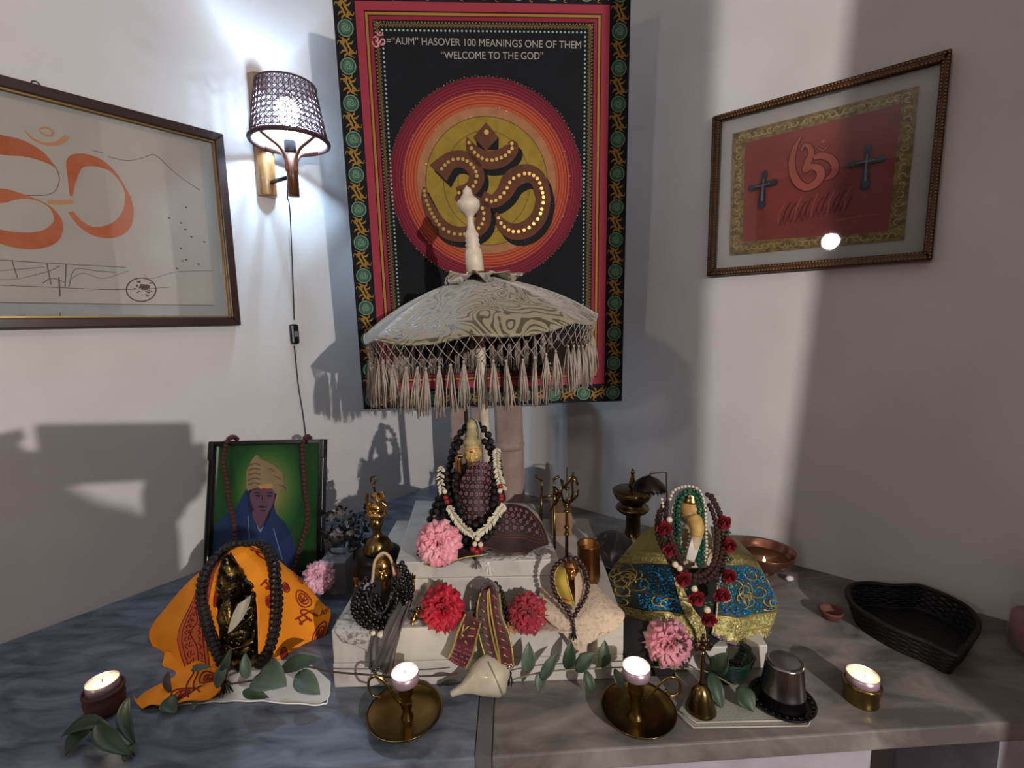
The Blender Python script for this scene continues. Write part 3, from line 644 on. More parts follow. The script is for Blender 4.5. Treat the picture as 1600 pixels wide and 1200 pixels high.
mb = MB(); mb.sheet(lambda u, v: dome(u*2*PI, .06 + .94*v), 96, 22); mb.build('canopy', broc, t, [('solid', .0014, 0)])
mb = MB(); mb.tube([dome(k/96*2*PI, 1.0) for k in range(96)], .0016, 6, True); mb.build('rim_piping', broc, t)
mb = MB(); rr = random.Random(4)
def ruff(u, v):
    th = u*2*PI; r = .012 + .046*v + .008*v*math.sin(3*th+1) + .006*v*math.sin(8*th); w_ = .0115*v*math.sin(7*th) + .006*v*math.sin(12*th + 1)
    rr_ = r * (1.12 + .1*math.cos(th)); q_ = rr_ / R0
    return ptp + a1*(rr_*math.cos(th)) + a2*(rr_*math.sin(th)) - axis*(H0*(.60*q_ + .40*q_**3)) + axis*(.004 + v*(.006 + .75*w_))
mb.sheet(ruff, 84, 8); mb.build('top_ruffle', broc, t, [('solid', .0014, 0)])
for k in range(8):
    th = k*PI/4; MB().tube([dome(th, s) - axis*.004 for s in (.05, .3, .6, .85, .98)], .0016, 6).build('rib', white_wood, t)
    MB().tube([ptp - axis*(H0 + .03) + a1*.009*math.cos(th) + a2*.009*math.sin(th), dome(th, .55) - axis*.006], .0014, 6).build('stretcher', white_wood, t)
net = MB(); NT = 72; thread = mat('cream_thread', 'a09286', .85, var=('85786c', 90, .4, .7), bump=(200, .3))
def hang(th, d): p = dome(th, 1.0); q = (p - ptp); return p - Vector((0, 0, d)) - Vector((q.x, q.y, 0)) * (d * 1.1)
for k in range(NT):
    for (ka, da, kb, db) in ((0, 0, .5, .013), (1, 0, .5, .013), (.5, .013, 0, .024), (.5, .013, 1, .024), (0, .024, .5, .034), (1, .024, .5, .034), (0, .024, -.5, .034)):
        net.tube([hang((k+ka)/NT*2*PI, da), hang((k+ka*.5+kb*.5)/NT*2*PI, (da+db)/2+.001), hang((k+kb)/NT*2*PI, db)], .00065, 4)
    net.ball(hang((k+.5)/NT*2*PI, .013), .0013, 6); net.ball(hang(k/NT*2*PI, .024), .0013, 6)
net.build('knotted_netting', thread, t)
kinds = []
og = OG[t.name]
for s in range(3):
    mb = MB(); r3 = random.Random(20 + s)
    mb.ball((0, 0, 0), .0024, 8)
    for k in range(22):
        a = r3.uniform(0, 6.28); q = r3.uniform(.2, 1.35); L = r3.uniform(.060, .074); bx, by = r3.uniform(-.004, .004), r3.uniform(-.003, .003)
        ex = q*.0068*math.cos(a) + bx; ey = q*.0055*math.sin(a) + by
        mb.tube([(0, 0, 0), (ex*.35 + r3.uniform(-.001, .001), ey*.35, -L*.18), (ex*.8 + r3.uniform(-.0015, .0015), ey*.8, -L*.55), (ex + r3.uniform(-.002, .002), ey, -L)], [.0010, .0011, .0010, .0006], 5)
    kinds.append(mb.build('tassel', thread, t, origin=(0, 0, 0)))
NTS = 62
for k in range(NTS):
    src = kinds[k % 3]; o = src if k < 3 else src.copy()
    if k >= 3: COL.objects.link(o)
    o.parent = t; o.location = hang((k + rr.uniform(-.18, .18))/NTS*2*PI, .036) - og; o.rotation_euler = (rr.uniform(-.06, .06), rr.uniform(-.06, .06), rr.uniform(0, 6.28)); o.scale = (1, 1, rr.uniform(.9, 1.05))

# ================================================================== PORTRAIT FRAME with a bead garland
pA, pB, pC = W(328, 690, 1.085), W(507, 686, 1.085), W(317, 868, 1.022)
pl = Plane(pA, pB - pA, pA - pC)
vb = pl.q(316, 880)[1]; base_z = 0.0; down = (CAM.z*0 + (pA.z) / pl.v.z); Hh = down
Wd = (pB - pA).dot(pl.u)
t = thing('framed_portrait', 'black framed portrait of a person in a beige turban and blue jacket on green', 'picture', pA - pl.v * Hh)
rails(pl, rect(0, Wd, -Hh, 0), rect(.011, Wd - .013, -Hh + .012, -.010), -.016, .002, 'frame', mat('black_lacquer', '0d0c0d', .25, coat=.4), t, [('bevel', .002)])
MB().prism(rect(0, Wd, -Hh, 0), *pl.ax, -.018, -.0155).build('backboard', dark_wood, t)
inr = rect(.011, Wd - .013, -Hh + .012, -.010)
MB().prism(inr, *pl.ax, -.0154, -.013).build('print_ground', mat('print_green', '185218', .5, var=('124514', 4, .4, .7)), t)
hc = pl.q(412, 768); n = 9
for k in range(n):
    f_ = k/(n-1); A = (.10, .36, .11); a = [int(0x18*(1-f_) + 0x98*f_), int(0x52*(1-f_) + 0x8a*f_), int(0x18*(1-f_) + 0x50*f_)]
    MB().disc(hc, .082*(1-.72*f_), *pl.ax, -.013, -.0129 + .00006*k, 48, r2=.112*(1-.72*f_)).build('print_halo', mat('print_halo_%d' % k, '%02x%02x%02x' % tuple(min(255, int(q_*1.12)) for q_ in a), .5), t)
def z6(x, y): return (290 + x*.21667, 660 + y*.21667)
def pol(mb, L, d1, smooth=True):
    L2 = cr([pl.q(*z6(*p)) for p in L], 5, True) if smooth else [pl.q(*z6(*p)) for p in L]
    mb.prism(L2, *pl.ax, -.0128, d1)
lo_v = -Hh + .014
mb = MB(); L = [z6(*p) for p in [(185, 760), (250, 680), (330, 630), (360, 590), (395, 520), (430, 480), (560, 470), (630, 520), (620, 600), (640, 670), (700, 730), (760, 850), (785, 980)]]
q2 = [pl.q(*p) for p in L]; q2 = cr(q2, 4) + [(q2[-1][0] + .012, lo_v), (q2[0][0] - .01, lo_v)]
mb.prism(q2, *pl.ax, -.0128, -.0123); mb.build('printed_jacket', mat('print_blue', '183a66', .55, var=('122c5e', 12, .35, .7)), t)
mb = MB(); pol(mb, [(440, 480), (425, 560), (440, 640), (470, 700), (520, 800), (560, 740), (600, 660), (625, 560), (625, 500)], -.0119); mb.build('printed_hood', mat('print_dark_blue', '141d44', .55), t)
mb = MB(); pol(mb, [(455, 500), (450, 570), (480, 640), (520, 668), (570, 655), (605, 610), (622, 540), (620, 490), (540, 470)], -.0114); pol(mb, [(470, 640), (470, 700), (515, 765), (560, 700), (570, 640)], -.0117); mb.build('printed_face', mat('print_skin', '7a5464', .55, var=('6a465a', 20, .4, .7)), t)
mb = MB(); pol(mb, [(425, 490), (418, 380), (440, 310), (492, 235), (530, 270), (600, 300), (680, 360), (690, 420), (680, 480), (640, 520), (600, 480), (520, 470), (450, 488)], -.0110); mb.build('printed_turban', mat('print_beige', 'a58c66', .55, var=('8d7452', 14, .35, .7)), t)
mb = MB(); 
for y in (300, 335, 370, 405, 440): pol(mb, [(435, y+8), (480, y-6), (520, y+4), (520, y+12), (480, y+4), (435, y+18)], -.0107)
for x, y in ((560, 330), (610, 390), (640, 450)): pol(mb, [(x, y), (x+50, y+10), (x+70, y+40), (x+48, y+18)], -.0107)
mb.build('printed_turban_folds', mat('print_brown', '6e5848', .6), t)
mb = MB()
for L in ([(470, 512), (500, 505), (528, 514), (500, 515)], [(560, 512), (590, 505), (614, 516), (588, 515)], [(480, 532), (502, 525), (525, 534), (502, 540)], [(565, 534), (588, 526), (610, 536), (588, 541)], [(505, 612), (535, 606), (572, 614), (536, 622)], [(528, 576), (545, 580), (562, 574), (545, 585)], [(536, 520), (531, 560), (536, 572), (540, 555)]): pol(mb, L, -.0111)
pol(mb, [(520, 640), (545, 634), (568, 642), (545, 648)], -.0111); mb.build('printed_features', mat('print_dark', '2c1a2c', .6), t)
mb = MB(); pol(mb, [(515, 455), (600, 445), (606, 475), (520, 480)], -.0106); mb.build('printed_forehead_mark', mat('print_sandal', 'c29a60', .6), t)
mb = MB(); pol(mb, [(538, 482), (552, 476), (566, 486), (552, 500)], -.0104); mb.build('printed_red_dot', mat('print_red', 'b02020', .6), t)
mb = MB()
for L in ([(430, 680), (436, 760), (440, 860)], [(615, 770), (645, 880), (680, 1000)]): a = [pl.q(*z6(*p)) for p in L]; mb.stroke(a, .0017, *pl.ax, -.0123, -.0119)
pol(mb, [(495, 750), (520, 800), (545, 750), (520, 775)], -.0113); mb.build('printed_drawstrings', mat('print_pale', '8b95b5', .6), t)
MB().prism(inr, *pl.ax, -.0098, -.0085).build('glass_pane', glass_m, t)
for k in (0, 1): MB().box(pl.p(Wd - .006 if k else .004, -.022, -.006), (.006, .022, .010), (pl.u, pl.v, pl.w)).build('corner_clip', black_p, t, [('bevel', .002)])
rb2 = mat('brown_rudraksha', '3c160e', .75, var=('55241a', 150, .4, .7), bump=(260, 1, .004))
t2 = thing('bead_garland', 'brown rudraksha bead garland hung over the top of the framed portrait', 'garland', pA)
def onp(L, d=.0065): return [pl.p(*pl.q(*z6(*p)), d) for p in L]
P1 = [Vector(p) for p in cr(onp([(330, 118), (300, 170), (285, 300), (310, 440), (325, 560), (345, 650), (365, 740), (372, 860), (380, 960)]), 6)]
P2 = [Vector(p) for p in cr(onp([(868, 112), (852, 180), (860, 350), (870, 500), (890, 620), (880, 760), (840, 880), (815, 980), (790, 1080)]), 6)]
PA_ = pl.p(*pl.q(*z6(330, 118)), -.022); PB_ = pl.p(*pl.q(*z6(868, 112)), -.022)
beads('bead', t2, rb2, [PA_, pl.p(*pl.q(*z6(330, 100)), -.008)] + P1, .0056, every=1.75)
beads('bead', t2, rb2, [PB_, pl.p(*pl.q(*z6(868, 95)), -.008)] + P2, .0056, every=1.75)

# ================================================================== TEA LIGHTS, CANDLE HOLDERS, CLAY CUP
def tealight(c, r, h, lab, wx, yw=1):
    t = thing('tea_light', lab, 'candle', c, 'lit tea lights in metal cups')
    MB().lathe([(r*.94, 0), (r, .001), (r, h), (r*.965, h), (r*.965, h*.72)], c, 32, cap=False).build('tin_cup', tin, t)
    MB().lathe([(r*.93, .0012), (r*.955, .003), (r*.955, h*.80), (.001, h*.78)], c, 32).build('wax', wx, t)
    MB().lathe([(.0007, 0), (.0006, .006)], c + Z*h*.78, 6).build('wick', black_p, t)
    l = lamp('candle_light', (0, 0, 0), .06, (1, .82, .55), .006); l.parent = t; l.location = (0, 0, h + .014)
    return t
def chamber(cxp, cyp, hwp, colx, ytop, prof, handle, lab, tlab):
    c = G(cxp, cyp, .014); zc = (c - CAM).dot(_F); r = hwp * zc / FPX; Yc = c.y; base = Vector((c.x, c.y, 0))
    t = thing('candle_holder', lab, 'candle holder', base, 'brass chambersticks')
    MB().lathe([(.002, .0035), (r*.55, .001), (r*.85, .006), (r*.97, .013), (r, .0155), (r*.985, .0165), (r*.94, .0125), (r*.8, .0075), (r*.5, .0035), (.002, .004)], base, 48).build('drip_dish', brass_old, t)
    mb = MB(); b = lathepx(mb, colx, prof, Yc); mb.build('stem', brass, t)
    top = W(colx, prof[0][0], Yc); base.z = 0
    pts = [Vector(p) for p in cr([W(x, y, Yc + dy) for x, y, dy in handle], 6)]
    MB().tube(pts, .0024, 8, flat=.7).build('ring_handle', brass, t)
    tealight(Vector((b.x, b.y, top.z + .0003)), .0192, .0155, tlab, wax_w); return t
prof = [(1065, 12.5), (1068, 13.5), (1071, 12), (1084, 10.5), (1091, 6.5), (1095, 8), (1098, 9), (1101, 6), (1104, 8.5), (1107, 5.5), (1112, 7), (1122, 11), (1131, 15.5)]
chamber(633, 1110, 59, 637, 1041, prof, [(630, 1102, 0), (620, 1092, 0), (608, 1074, 0), (598, 1062, 0), (586, 1056, 0), (577, 1062, 0), (576, 1074, 0), (582, 1086, 0), (594, 1090, 0)], 'brass chamberstick left of the white conch, ring handle on its left', 'glowing tea light on the brass candle holder left of the conch')
prof = [(1056, 12.5), (1059, 13.5), (1062, 12), (1075, 13), (1083, 12), (1088, 7), (1093, 9), (1096, 8), (1099, 9.5), (1103, 7), (1112, 12), (1120, 17), (1126, 19)]
chamber(997, 1106, 58, 993, 1031, prof, [(1008, 1094, 0), (1022, 1080, 0), (1034, 1066, 0), (1048, 1058, 0), (1060, 1062, 0), (1064, 1074, 0), (1058, 1085, 0), (1046, 1086, 0), (1040, 1078, 0)], 'brass chamberstick beside the hand bell, ring handle on its right', 'glowing tea light on the brass candle holder next to the hand bell')
# clay cup and its light, far left
c = G(166, 1108); c.z = 0; zc = (c - CAM).dot(_F)
t = MB().lathe([(.020, 0), (.024, .003), (.0255, .022), (.0235, .028), (.0262, .032), (.0255, .036), (.0235, .036), (.0225, .010), (.001, .008)], c, 32).build('clay_cup', clay)
tag(t, 'small dark clay cup holding a tea light at the far left of the counter', 'cup')
tealight(c + Z*.031, .0205, .0165, 'glowing tea light tilted in the clay cup at the far left', wax)
c = G(1345, 1093); c.z = 0
t = MB().lathe([(.022, 0), (.0225, .002), (.0215, .006), (.0225, .012), (.0235, .026), (.0245, .028), (.0225, .030), (.0215, .030), (.021, .004), (.001, .004)], c, 36).build('brass_cup', brass); tag(t, 'squat brass cup holding a tea light right of the steel tumbler', 'cup')
tealight(c + Z*.0255, .0205, .0165, 'glowing tea light in the squat brass cup right of the tumbler', wax)

# ================================================================== TUMBLER, COASTER, BELL, NAPKIN, CONCH
c = G(1222, 1096, .006); zc = (c - CAM).dot(_F)
nt4 = [G(*p) for p in [(1056, 1116), (1084, 1139), (1262, 1136), (1268, 1124), (1200, 1072), (1080, 1080)]]
mb = MB(); mb.hexa([Vector((p.x, p.y, .0004)) for p in nt4], [Vector((p.x, p.y, .0022)) for p in nt4])
t = thing('napkin', 'folded grey linen napkin under the steel tumbler and hand bell', 'napkin', nt4[0]); mb.build('lower_fold', grey_cloth, t, [('bevel', .0008)])
n5 = [G(*p) for p in [(1060, 1114), (1088, 1133), (1258, 1129), (1262, 1119), (1196, 1070), (1082, 1078)]]
mb = MB(); mb.hexa([Vector((p.x, p.y, .0024)) for p in n5], [Vector((p.x, p.y, .0042)) for p in n5]); mb.build('upper_fold', grey_cloth, t, [('bevel', .0008)])
mb = MB(); mb.tube([Vector((p.x, p.y, .004)) for p in n5[:4]], .0011, 6); mb.tube([Vector((p.x, p.y, .002)) for p in nt4[:4]], .0011, 6); mb.build('stitched_hem', mat('hem_thread', 'a8a294', .9), t)
cz = .0046
mb = MB(); R_ = .0435; mb.lathe([(.001, 0), (R_*.8, 0), (R_*.95, .004), (R_, .008), (R_*.97, .009), (R_*.9, .006), (R_*.78, .003), (.001, .003)], (c.x, c.y, cz), 44)
for k in range(26): a = k/26*2*PI; mb.ball((c.x + R_*.87*math.cos(a), c.y + R_*.87*math.sin(a), cz + .0065), .0028, 8, (1, 1, .6))
tag(mb.build('coaster', mat('pierced_dark_metal', '1c1a1c', .3, .7)), 'dark pierced metal dish under the upturned steel tumbler', 'coaster')
tb = Vector((c.x, c.y, cz + .0032)); q = W(1218, 1031, c.y)
Ht = q.z - tb.z
mb = MB(); r0, r1 = .0300, .0235
mb.lathe([(r0*.97, 0), (r0, .002), (r0*.985, .004), (r0*.965, Ht*.25), (r0*.985, Ht*.27), (r0*.985, Ht*.30), (r0*.955, Ht*.32), (r1*1.04, Ht*.93), (r1*1.05, Ht*.95), (r1*.98, Ht*.975), (r1*.9, Ht), (r1*.8, Ht*.985), (.001, Ht*.98)], tb, 48)
tag(mb.build('steel_tumbler', steel), 'upturned stainless steel tumbler with a ridge, on the dark dish', 'tumbler')
# hand bell
c = G(1095, 1108, .0046); t = thing('hand_bell', 'small brass hand bell with an ornate bronze top beside the right candle holder', 'bell', (c.x, c.y, .0046))
bb = Vector((c.x, c.y, .0048))
MB().lathe([(.0205, 0), (.0212, .001), (.0195, .006), (.0175, .013), (.0155, .020), (.0125, .030), (.0075, .037), (.0035, .040), (.001, .041)], bb, 32).build('bell_body', brass_old, t)
hb = bb + Z*.040; MB().lathe([(.0045, 0), (.0028, .004), (.0022, .012), (.0026, .03), (.0032, .045), (.002, .052)], hb, 14).build('handle', brass_old, t)
bron = mat('dark_bronze', '4a3020', .35, .9, bump=(90, .4)); ft = hb + Z*.052
mb = MB(); mb.ball(ft + Z*.004, .0055, 10); mb.ball(ft + Z*.014, .004, 10, (1, 1, 1.4)); mb.ball(ft + Z*.022, .0028, 8)
for s in (-1, 1): mb.tube([ft + Z*.002, ft + Vector((s*.009, 0, .001)), ft + Vector((s*.013, -.001, .008)), ft + Vector((s*.009, 0, .013))], [.002, .0026, .002, .0008], 8); mb.tube([ft + Z*.012, ft + Vector((s*.006, -.001, .013)), ft + Vector((s*.007, -.001, .019))], [.0014, .0014, .0008], 6)
mb.build('ornate_top', bron, t)
# conch
cA, cB = W(704, 1097, .628), W(797, 1070, .655); ax_ = (cB - cA); L = ax_.length; cA.z = .008; cB.z = .030; ax_ = cB - cA; L = ax_.length
shell_m = mat('conch_shell', 'b3aa97', .35, var=('9a8f7c', 20, .4, .75), bump=(60, .2), coat=.2)
t = thing('conch_shell', 'white conch shell lying across the metal strip between the brass candle holders', 'shell', (cA.x, cA.y, 0))
mb = MB(); mb.lathe([(.002, 0), (.0045, L*.02), (.0055, L*.12), (.0075, L*.22), (.0135, L*.34), (.0225, L*.46), (.0285, L*.60), (.0300, L*.70), (.0265, L*.81), (.015, L*.9), (.0125, L*.93), (.009, L*.965), (.0065, L*.975), (.001, L)], cA + Z*.015, 36, ax_, wob=lambda a, z: 1 + .08*math.sin(a + z*50) + .035*math.sin(4*a + z*90) + .02*math.sin(z*420))
mb.build('shell_body', shell_m, t)
mb = MB(); d_ = ax_.normalized(); n1 = d_.orthogonal().normalized(); n2 = d_.cross(n1); pts = []
for k in range(40): a = k/40*2.2*PI + 1; z_ = L*(.70 + .24*k/40); r_ = .0302 - .0175*(k/40)**2; pts.append(cA + Z*.012 + d_*z_ + n1*(r_*math.cos(a)) + n2*(r_*math.sin(a)))
mb.tube(pts, .0012, 6); mb.build('spiral_ridge', mat('shell_line', '7d7262', .5), t)

# ================================================================== BASKET, TERRACOTTA DISH, RED CANDLE, COPPER BOWL
def zb6(x, y): return (1240 + x/4.444, 880 + y/4.444)
zr = .042
rim = [G(*zb6(*p), zr) for p in [(372, 185), (440, 145), (560, 142), (700, 158), (850, 155), (930, 175), (1080, 235), (1210, 310), (1280, 400), (1270, 480), (1215, 560), (1165, 600), (1120, 640), (950, 560), (700, 460), (500, 350), (400, 270)]]
rim2 = [Vector(p) for p in cr([tuple(p) for p in rim], 6, True)]; cen = sum(rim2, Vector()) / len(rim2)
wick_m = mat('black_wicker', '060506', .6, bump=(90, .6, .004)); t = thing('heart_basket', 'black woven heart shaped basket lying against the right wall', 'basket', (cen.x, cen.y, 0))
def bs(p, f_): q = cen + (p - cen) * (.86 + .14*f_); q.z = .003 + (zr - .003)*f_; return q
NW = 9
for k in range(NW + 1):
    f_ = k / NW; pp = [bs(p, f_) + (p - cen).normalized() * (.0016 if (i//2 + k) % 2 else -.0008) for i, p in enumerate(rim2)]
    if k in (0, NW): MB().tube([bs(p, f_) for p in rim2], .0042, 8, True).build('woven_rim', wick_m, t)
    if k == 1:
        wv = MB()
    if 0 < k < NW: wv.tube(pp, .0028, 6, True)
wv.build('woven_side', wick_m, t)
mb = MB(); b2 = [bs(p, 0) for p in rim2]; c3 = Vector((cen.x, cen.y, .003)); mb.add([c3] + b2 + [c3 - Z*.002] + [p - Z*.002 for p in b2], [(0, i+1, (i+1) % len(b2) + 1) for i in range(len(b2))] + [(len(b2)+1, len(b2) + 2 + (i+1) % len(b2), len(b2) + 2 + i) for i in range(len(b2))]); mb.build('base', wick_m, t)
mb = MB()
for i in range(0, len(rim2), 3): mb.tube([bs(rim2[i], 0), bs(rim2[i], .5), bs(rim2[i], 1)], .0018, 6)
mb.build('stakes', wick_m, t)
c = G(1298, 966); t = MB().lathe([(.010, 0), (.013, .001), (.0185, .012), (.0200, .017), (.0185, .018), (.0165, .014), (.011, .005), (.001, .004)], (c.x, c.y, 0), 32).build('terracotta_dish', mat('terracotta', '5d342c', .8, var=('4a2822', 30, .4, .7)))
tag(t, 'tiny empty terracotta dish left of the black heart basket', 'dish')
c = G(1632, 1022); t = thing('jar_candle', 'red wax candle in a clear glass jar at the right edge of the counter', 'candle', (c.x, c.y, 0))
R_ = .046; MB().lathe([(.001, 0), (R_*.95, 0), (R_, .004), (R_, .082), (R_*.96, .083), (R_*.95, .008), (.001, .007)], c, 48).build('glass_jar', mat('thin_clear_glass', 'c8c8cc', .05, alpha=.16), t)
MB().lathe([(.001, .0085), (R_*.94, .0085), (R_*.94, .058), (.001, .057)], c, 40).build('red_wax', mat('red_wax', '8a1024', .4, sss=.1), t)
c = G(1193, 893); c.z = 0; t = thing('copper_bowl', 'open copper bowl with a small flame behind the draped idol on the right', 'bowl', c)
cop = mat('copper', '9a6a58', .25, .85, var=('6e4438', 18, .4, .75)); R_ = .061
MB().lathe([(.020, 0), (.022, .003), (.018, .007), (.030, .012), (.048, .024), (.058, .040), (R_, .050), (R_*1.0, .052), (R_*.96, .050), (.055, .040), (.045, .027), (.028, .016), (.001, .013)], c, 48).build('bowl_body', cop, t)
MB().lathe([(.001, 0), (.050, 0), (.051, .0012), (.001, .0013)], c + Z*.0325, 40).build('oil', mat('oil', '7a5236', .15), t)
fl = c + Vector((-.012, -.022, .0345)); MB().lathe([(.001, 0), (.0026, .003), (.0022, .006), (.0004, .012)], fl, 12).build('flame', mat('flame', 'ffd9a0', .5, emit=('ffd9a0', 14)), t)
MB().tube([c + Vector((-.004, .0, .034)), fl + Z*.001], .0009, 6).build('wick', white_cloth, t)
cq = G(1233, 908); mb = MB(); mb.ball((cq.x, cq.y, .006), .008, 6, (1.2, .8, .8)); mb.ball((cq.x + .008, cq.y + .004, .004), .005, 5); tag(mb.build('crystal', mat('quartz', 'c9c0c4', .15, coat=.5)), 'small clear crystal lying right of the copper bowl', 'crystal')
# ================================================================== FIGURES AND CLOTH
def carnation(c, r, face, m, label, name='carnation', n=46, seed=1, stem=None):
    rr = random.Random(seed); c = Vector(c); f = Vector(face).normalized(); a = f.orthogonal().normalized(); b = f.cross(a)
    t = thing(name, label, 'flower', c); mb = MB()
    for k in range(n):
        q = k / (n - 1); ph = k * 2.39996; L = r * (.42 + .62 * math.sqrt(q)) * rr.uniform(.9, 1.06); tilt = .12 + 1.42 * q ** .8 + rr.uniform(-.12, .12)
        wd = r * rr.uniform(.42, .66); d = a * math.cos(ph) + b * math.sin(ph); s = f.cross(d)
        lift = r * .55 * (1 - q); w1, w2, p1 = rr.uniform(2.5, 4.5), rr.uniform(5, 8), rr.uniform(0, 6)
        NU, NV = 8, 5; vs = []
        for j in range(NV + 1):
            v = j / NV; tl = tilt * (.55 + .6 * v)
            for i in range(NU + 1):
                u = i / NU * 2 - 1; ww = wd * (.12 + .95 * v ** .8); edge = 1 + (.05 * math.sin(w2 * 2.2 * u + p1) + .035 * ((i % 2) * 2 - 1)) * (v > .9)
                rad = L * v * edge * (1 - .18 * u * u); h = rad * math.cos(tl); o = rad * math.sin(tl)
                wave = r * .15 * v * v * math.sin(w1 * u * 2 + p1) + r * .03 * v * math.sin(w2 * u * 2)
                vs.append(c + f * (h - r * .35 + lift * .25 * v) + d * (o + wave * .6) + s * (u * ww) + f * wave)
        mb.add(vs, [(j*(NU+1)+i, j*(NU+1)+i+1, (j+1)*(NU+1)+i+1, (j+1)*(NU+1)+i) for j in range(NV) for i in range(NU)])
    mb.build('petals', m, t, [('solid', .0005, 0)])
    MB().lathe([(.002, -r*.9), (r*.22, -r*.75), (r*.27, -r*.45), (r*.30, -r*.25), (r*.1, -r*.2)], c, 14, f).build('calyx', leaf_m, t)
    return t
TOCAM = lambda c: (CAM - Vector(c)).normalized()
def face_on(mb, c, h, f, dark=None):
    """head of height h with brow, nose, lips, chin, ears, facing f"""
    f = Vector(f).normalized(); up = Vector((0, 0, 1)); up = (up - f * up.dot(f)).normalized(); s = up.cross(f); c = Vector(c); ax = (s, f, up)
    mb.ball(c, h*.5, 16, (.74, .80, 1), ax); mb.ball(c - up*h*.22 + f*h*.06, h*.28, 12, (.95, .95, .95), ax)
    P = lambda x, y, z: c + s*(x*h) + f*(y*h) + up*(z*h)
    mb.tube([P(0, .36, .10), P(0, .43, -.02), P(0, .46, -.09), P(0, .38, -.12)], [h*.035, h*.045, h*.065, h*.03], 8)
    for q in (-1, 1):
        mb.tube([P(q*.06, .37, .10), P(q*.17, .36, .13), P(q*.28, .24, .09)], [h*.02, h*.028, h*.015], 6)
        mb.ball(P(q*.16, .33, .03), h*.062, 8, (1.3, .6, .65), ax); mb.ball(P(q*.19, .27, -.10), h*.11, 8, (1, .8, .9), ax)
        mb.ball(P(q*.37, .0, -.02), h*.11, 8, (.4, .7, 1.3), ax)
    mb.tube([P(-.12, .34, -.20), P(0, .39, -.19), P(.12, .34, -.20)], [h*.015, h*.032, h*.015], 6); mb.tube([P(-.09, .34, -.245), P(0, .385, -.25), P(.09, .34, -.245)], [h*.015, h*.032, h*.015], 6)
    return P
def tracery(S, n, m, name, parent, seed=0, r=.0009, size=.09, d=.0014):     # curled raised cords on a cloth
    rr = random.Random(seed); mb = MB()
    for k in range(n):
        u0, v0 = rr.uniform(.08, .92), rr.uniform(.1, .9); a0 = rr.uniform(0, 6.28); sg = rr.choice((-1, 1)); sz = size * rr.uniform(.7, 1.3); pts = []
        for i in range(16):
            q = i / 15; a = a0 + sg * q * 5.2; rad = sz * (1 - .8 * q); u = u0 + rad * math.cos(a); v = v0 + rad * 1.2 * math.sin(a)
            if 0 < u < 1 and 0 < v < 1: pts.append(on(S, u, v, d))
            elif len(pts) > 3: mb.tube(pts, r, 5); pts = []
        if len(pts) > 3: mb.tube(pts, r, 5)
    return mb.build(name, m, parent)
def spangles(S, n, m, name, parent, seed=0, r=(.0012, .0026), box_=(0.03, .97, .03, .97), d=.0012, flat=.5, nn=6):
    rr = random.Random(seed); mb = MB()
    for k in range(n):
        u, v = rr.uniform(box_[0], box_[1]), rr.uniform(box_[2], box_[3]); mb.ball(on(S, u, v, d), rr.uniform(*r), nn, (1, 1, flat) if flat < 1 else (1, 1, 1))
    return mb.build(name, m, parent)
def edge_cord(S, L, m, name, parent, r=.0012, d=.0012):
    mb = MB()
    for (u0, v0, u1, v1) in L: mb.tube([on(S, u0 + (u1-u0)*k/24, v0 + (v1-v0)*k/24, d) for k in range(25)], r, 6)
    return mb.build(name, m, parent)
def print_text(S, txt, u, v, su, sv, m, name, parent, rot=0):
    vs, fs = text_mesh(txt, 1); cx_ = (max(p.x for p in vs) + min(p.x for p in vs))/2; cy_ = (max(p.y for p in vs) + min(p.y for p in vs))/2; mb = MB()
    def f(p):
        x, y = p.x - cx_, p.y - cy_; x, y = x*math.cos(rot) - y*math.sin(rot), x*math.sin(rot) + y*math.cos(rot)
        return on(S, min(.99, max(.01, u + x*su)), min(.99, max(.01, v - y*sv)), .0035)
    # cut long edges so the print follows the folds
    mb.add([f(p) for p in vs], fs, False); return mb.build(name, m, parent, [('solid', .0004, 0)])
def strand_mala(name, lab, cat, paths, m, r, parent=None, group=None, every=1.9, squash=1.0, sep=True, rough=0):
    t = parent or thing(name, lab, cat, paths[0][0], group)
    for p in paths: beads('bead', t, m, [Vector(q) for q in cr([tuple(x) for x in p], 8)], r, sep, squash, every, rough)
    return t
def WP(L, Y): return [W(x, y, Y) if len(q) == 2 else W(x, y, q[2]) for q in L for x, y in [q[:2]]]
flesh_gold = mat('ivory_gold_face', 'c4a468', .4, .15, var=('8a6c3a', 60, .45, .8))
maroon = mat('maroon_silk', '1c090c', .6, var=('2c0f12', 25, .4, .7), sheen=.05, bump=(120, .3))
gold_thread = mat('gold_thread', 'b39c5a', .35, .6, bump=(500, .5))

# ---------------------------------------------------------------- central idol
def doily(L, z, lab, m=lace_m):
    pts = [G(x, y, z) for x, y in L]; o = [(p.x, p.y) for p in pts]; o = cr(o, 6, True); mb = MB(); n = len(o); c = (sum(p[0] for p in o)/n, sum(p[1] for p in o)/n)
    vs = [Vector((c[0], c[1], z))]
    for ring in range(1, 9):
        f = ring/8
        for i, p in enumerate(o): sc_ = 1 + (.035*math.sin(i*1.3) if ring == 8 else 0); vs.append(Vector((c[0] + (p[0]-c[0])*f*sc_, c[1] + (p[1]-c[1])*f*sc_, z + .0006*math.sin(i*.8 + ring))))
    fs = [(0, 1+i, 1+(i+1) % n) for i in range(n)] + [(1+(k-1)*n+i, 1+k*n+i, 1+k*n+(i+1) % n, 1+(k-1)*n+(i+1) % n) for k in range(1, 8) for i in range(n)]
    mb.add(vs, fs); return tag(mb.build('lace_doily', m, mods=[('solid', .0008, 1)]), lab, 'doily')
wl = mat('white_lace', 'a8a39c', .9, var=('6f6b66', 120, .5, .6), bump=(200, .8, .002))
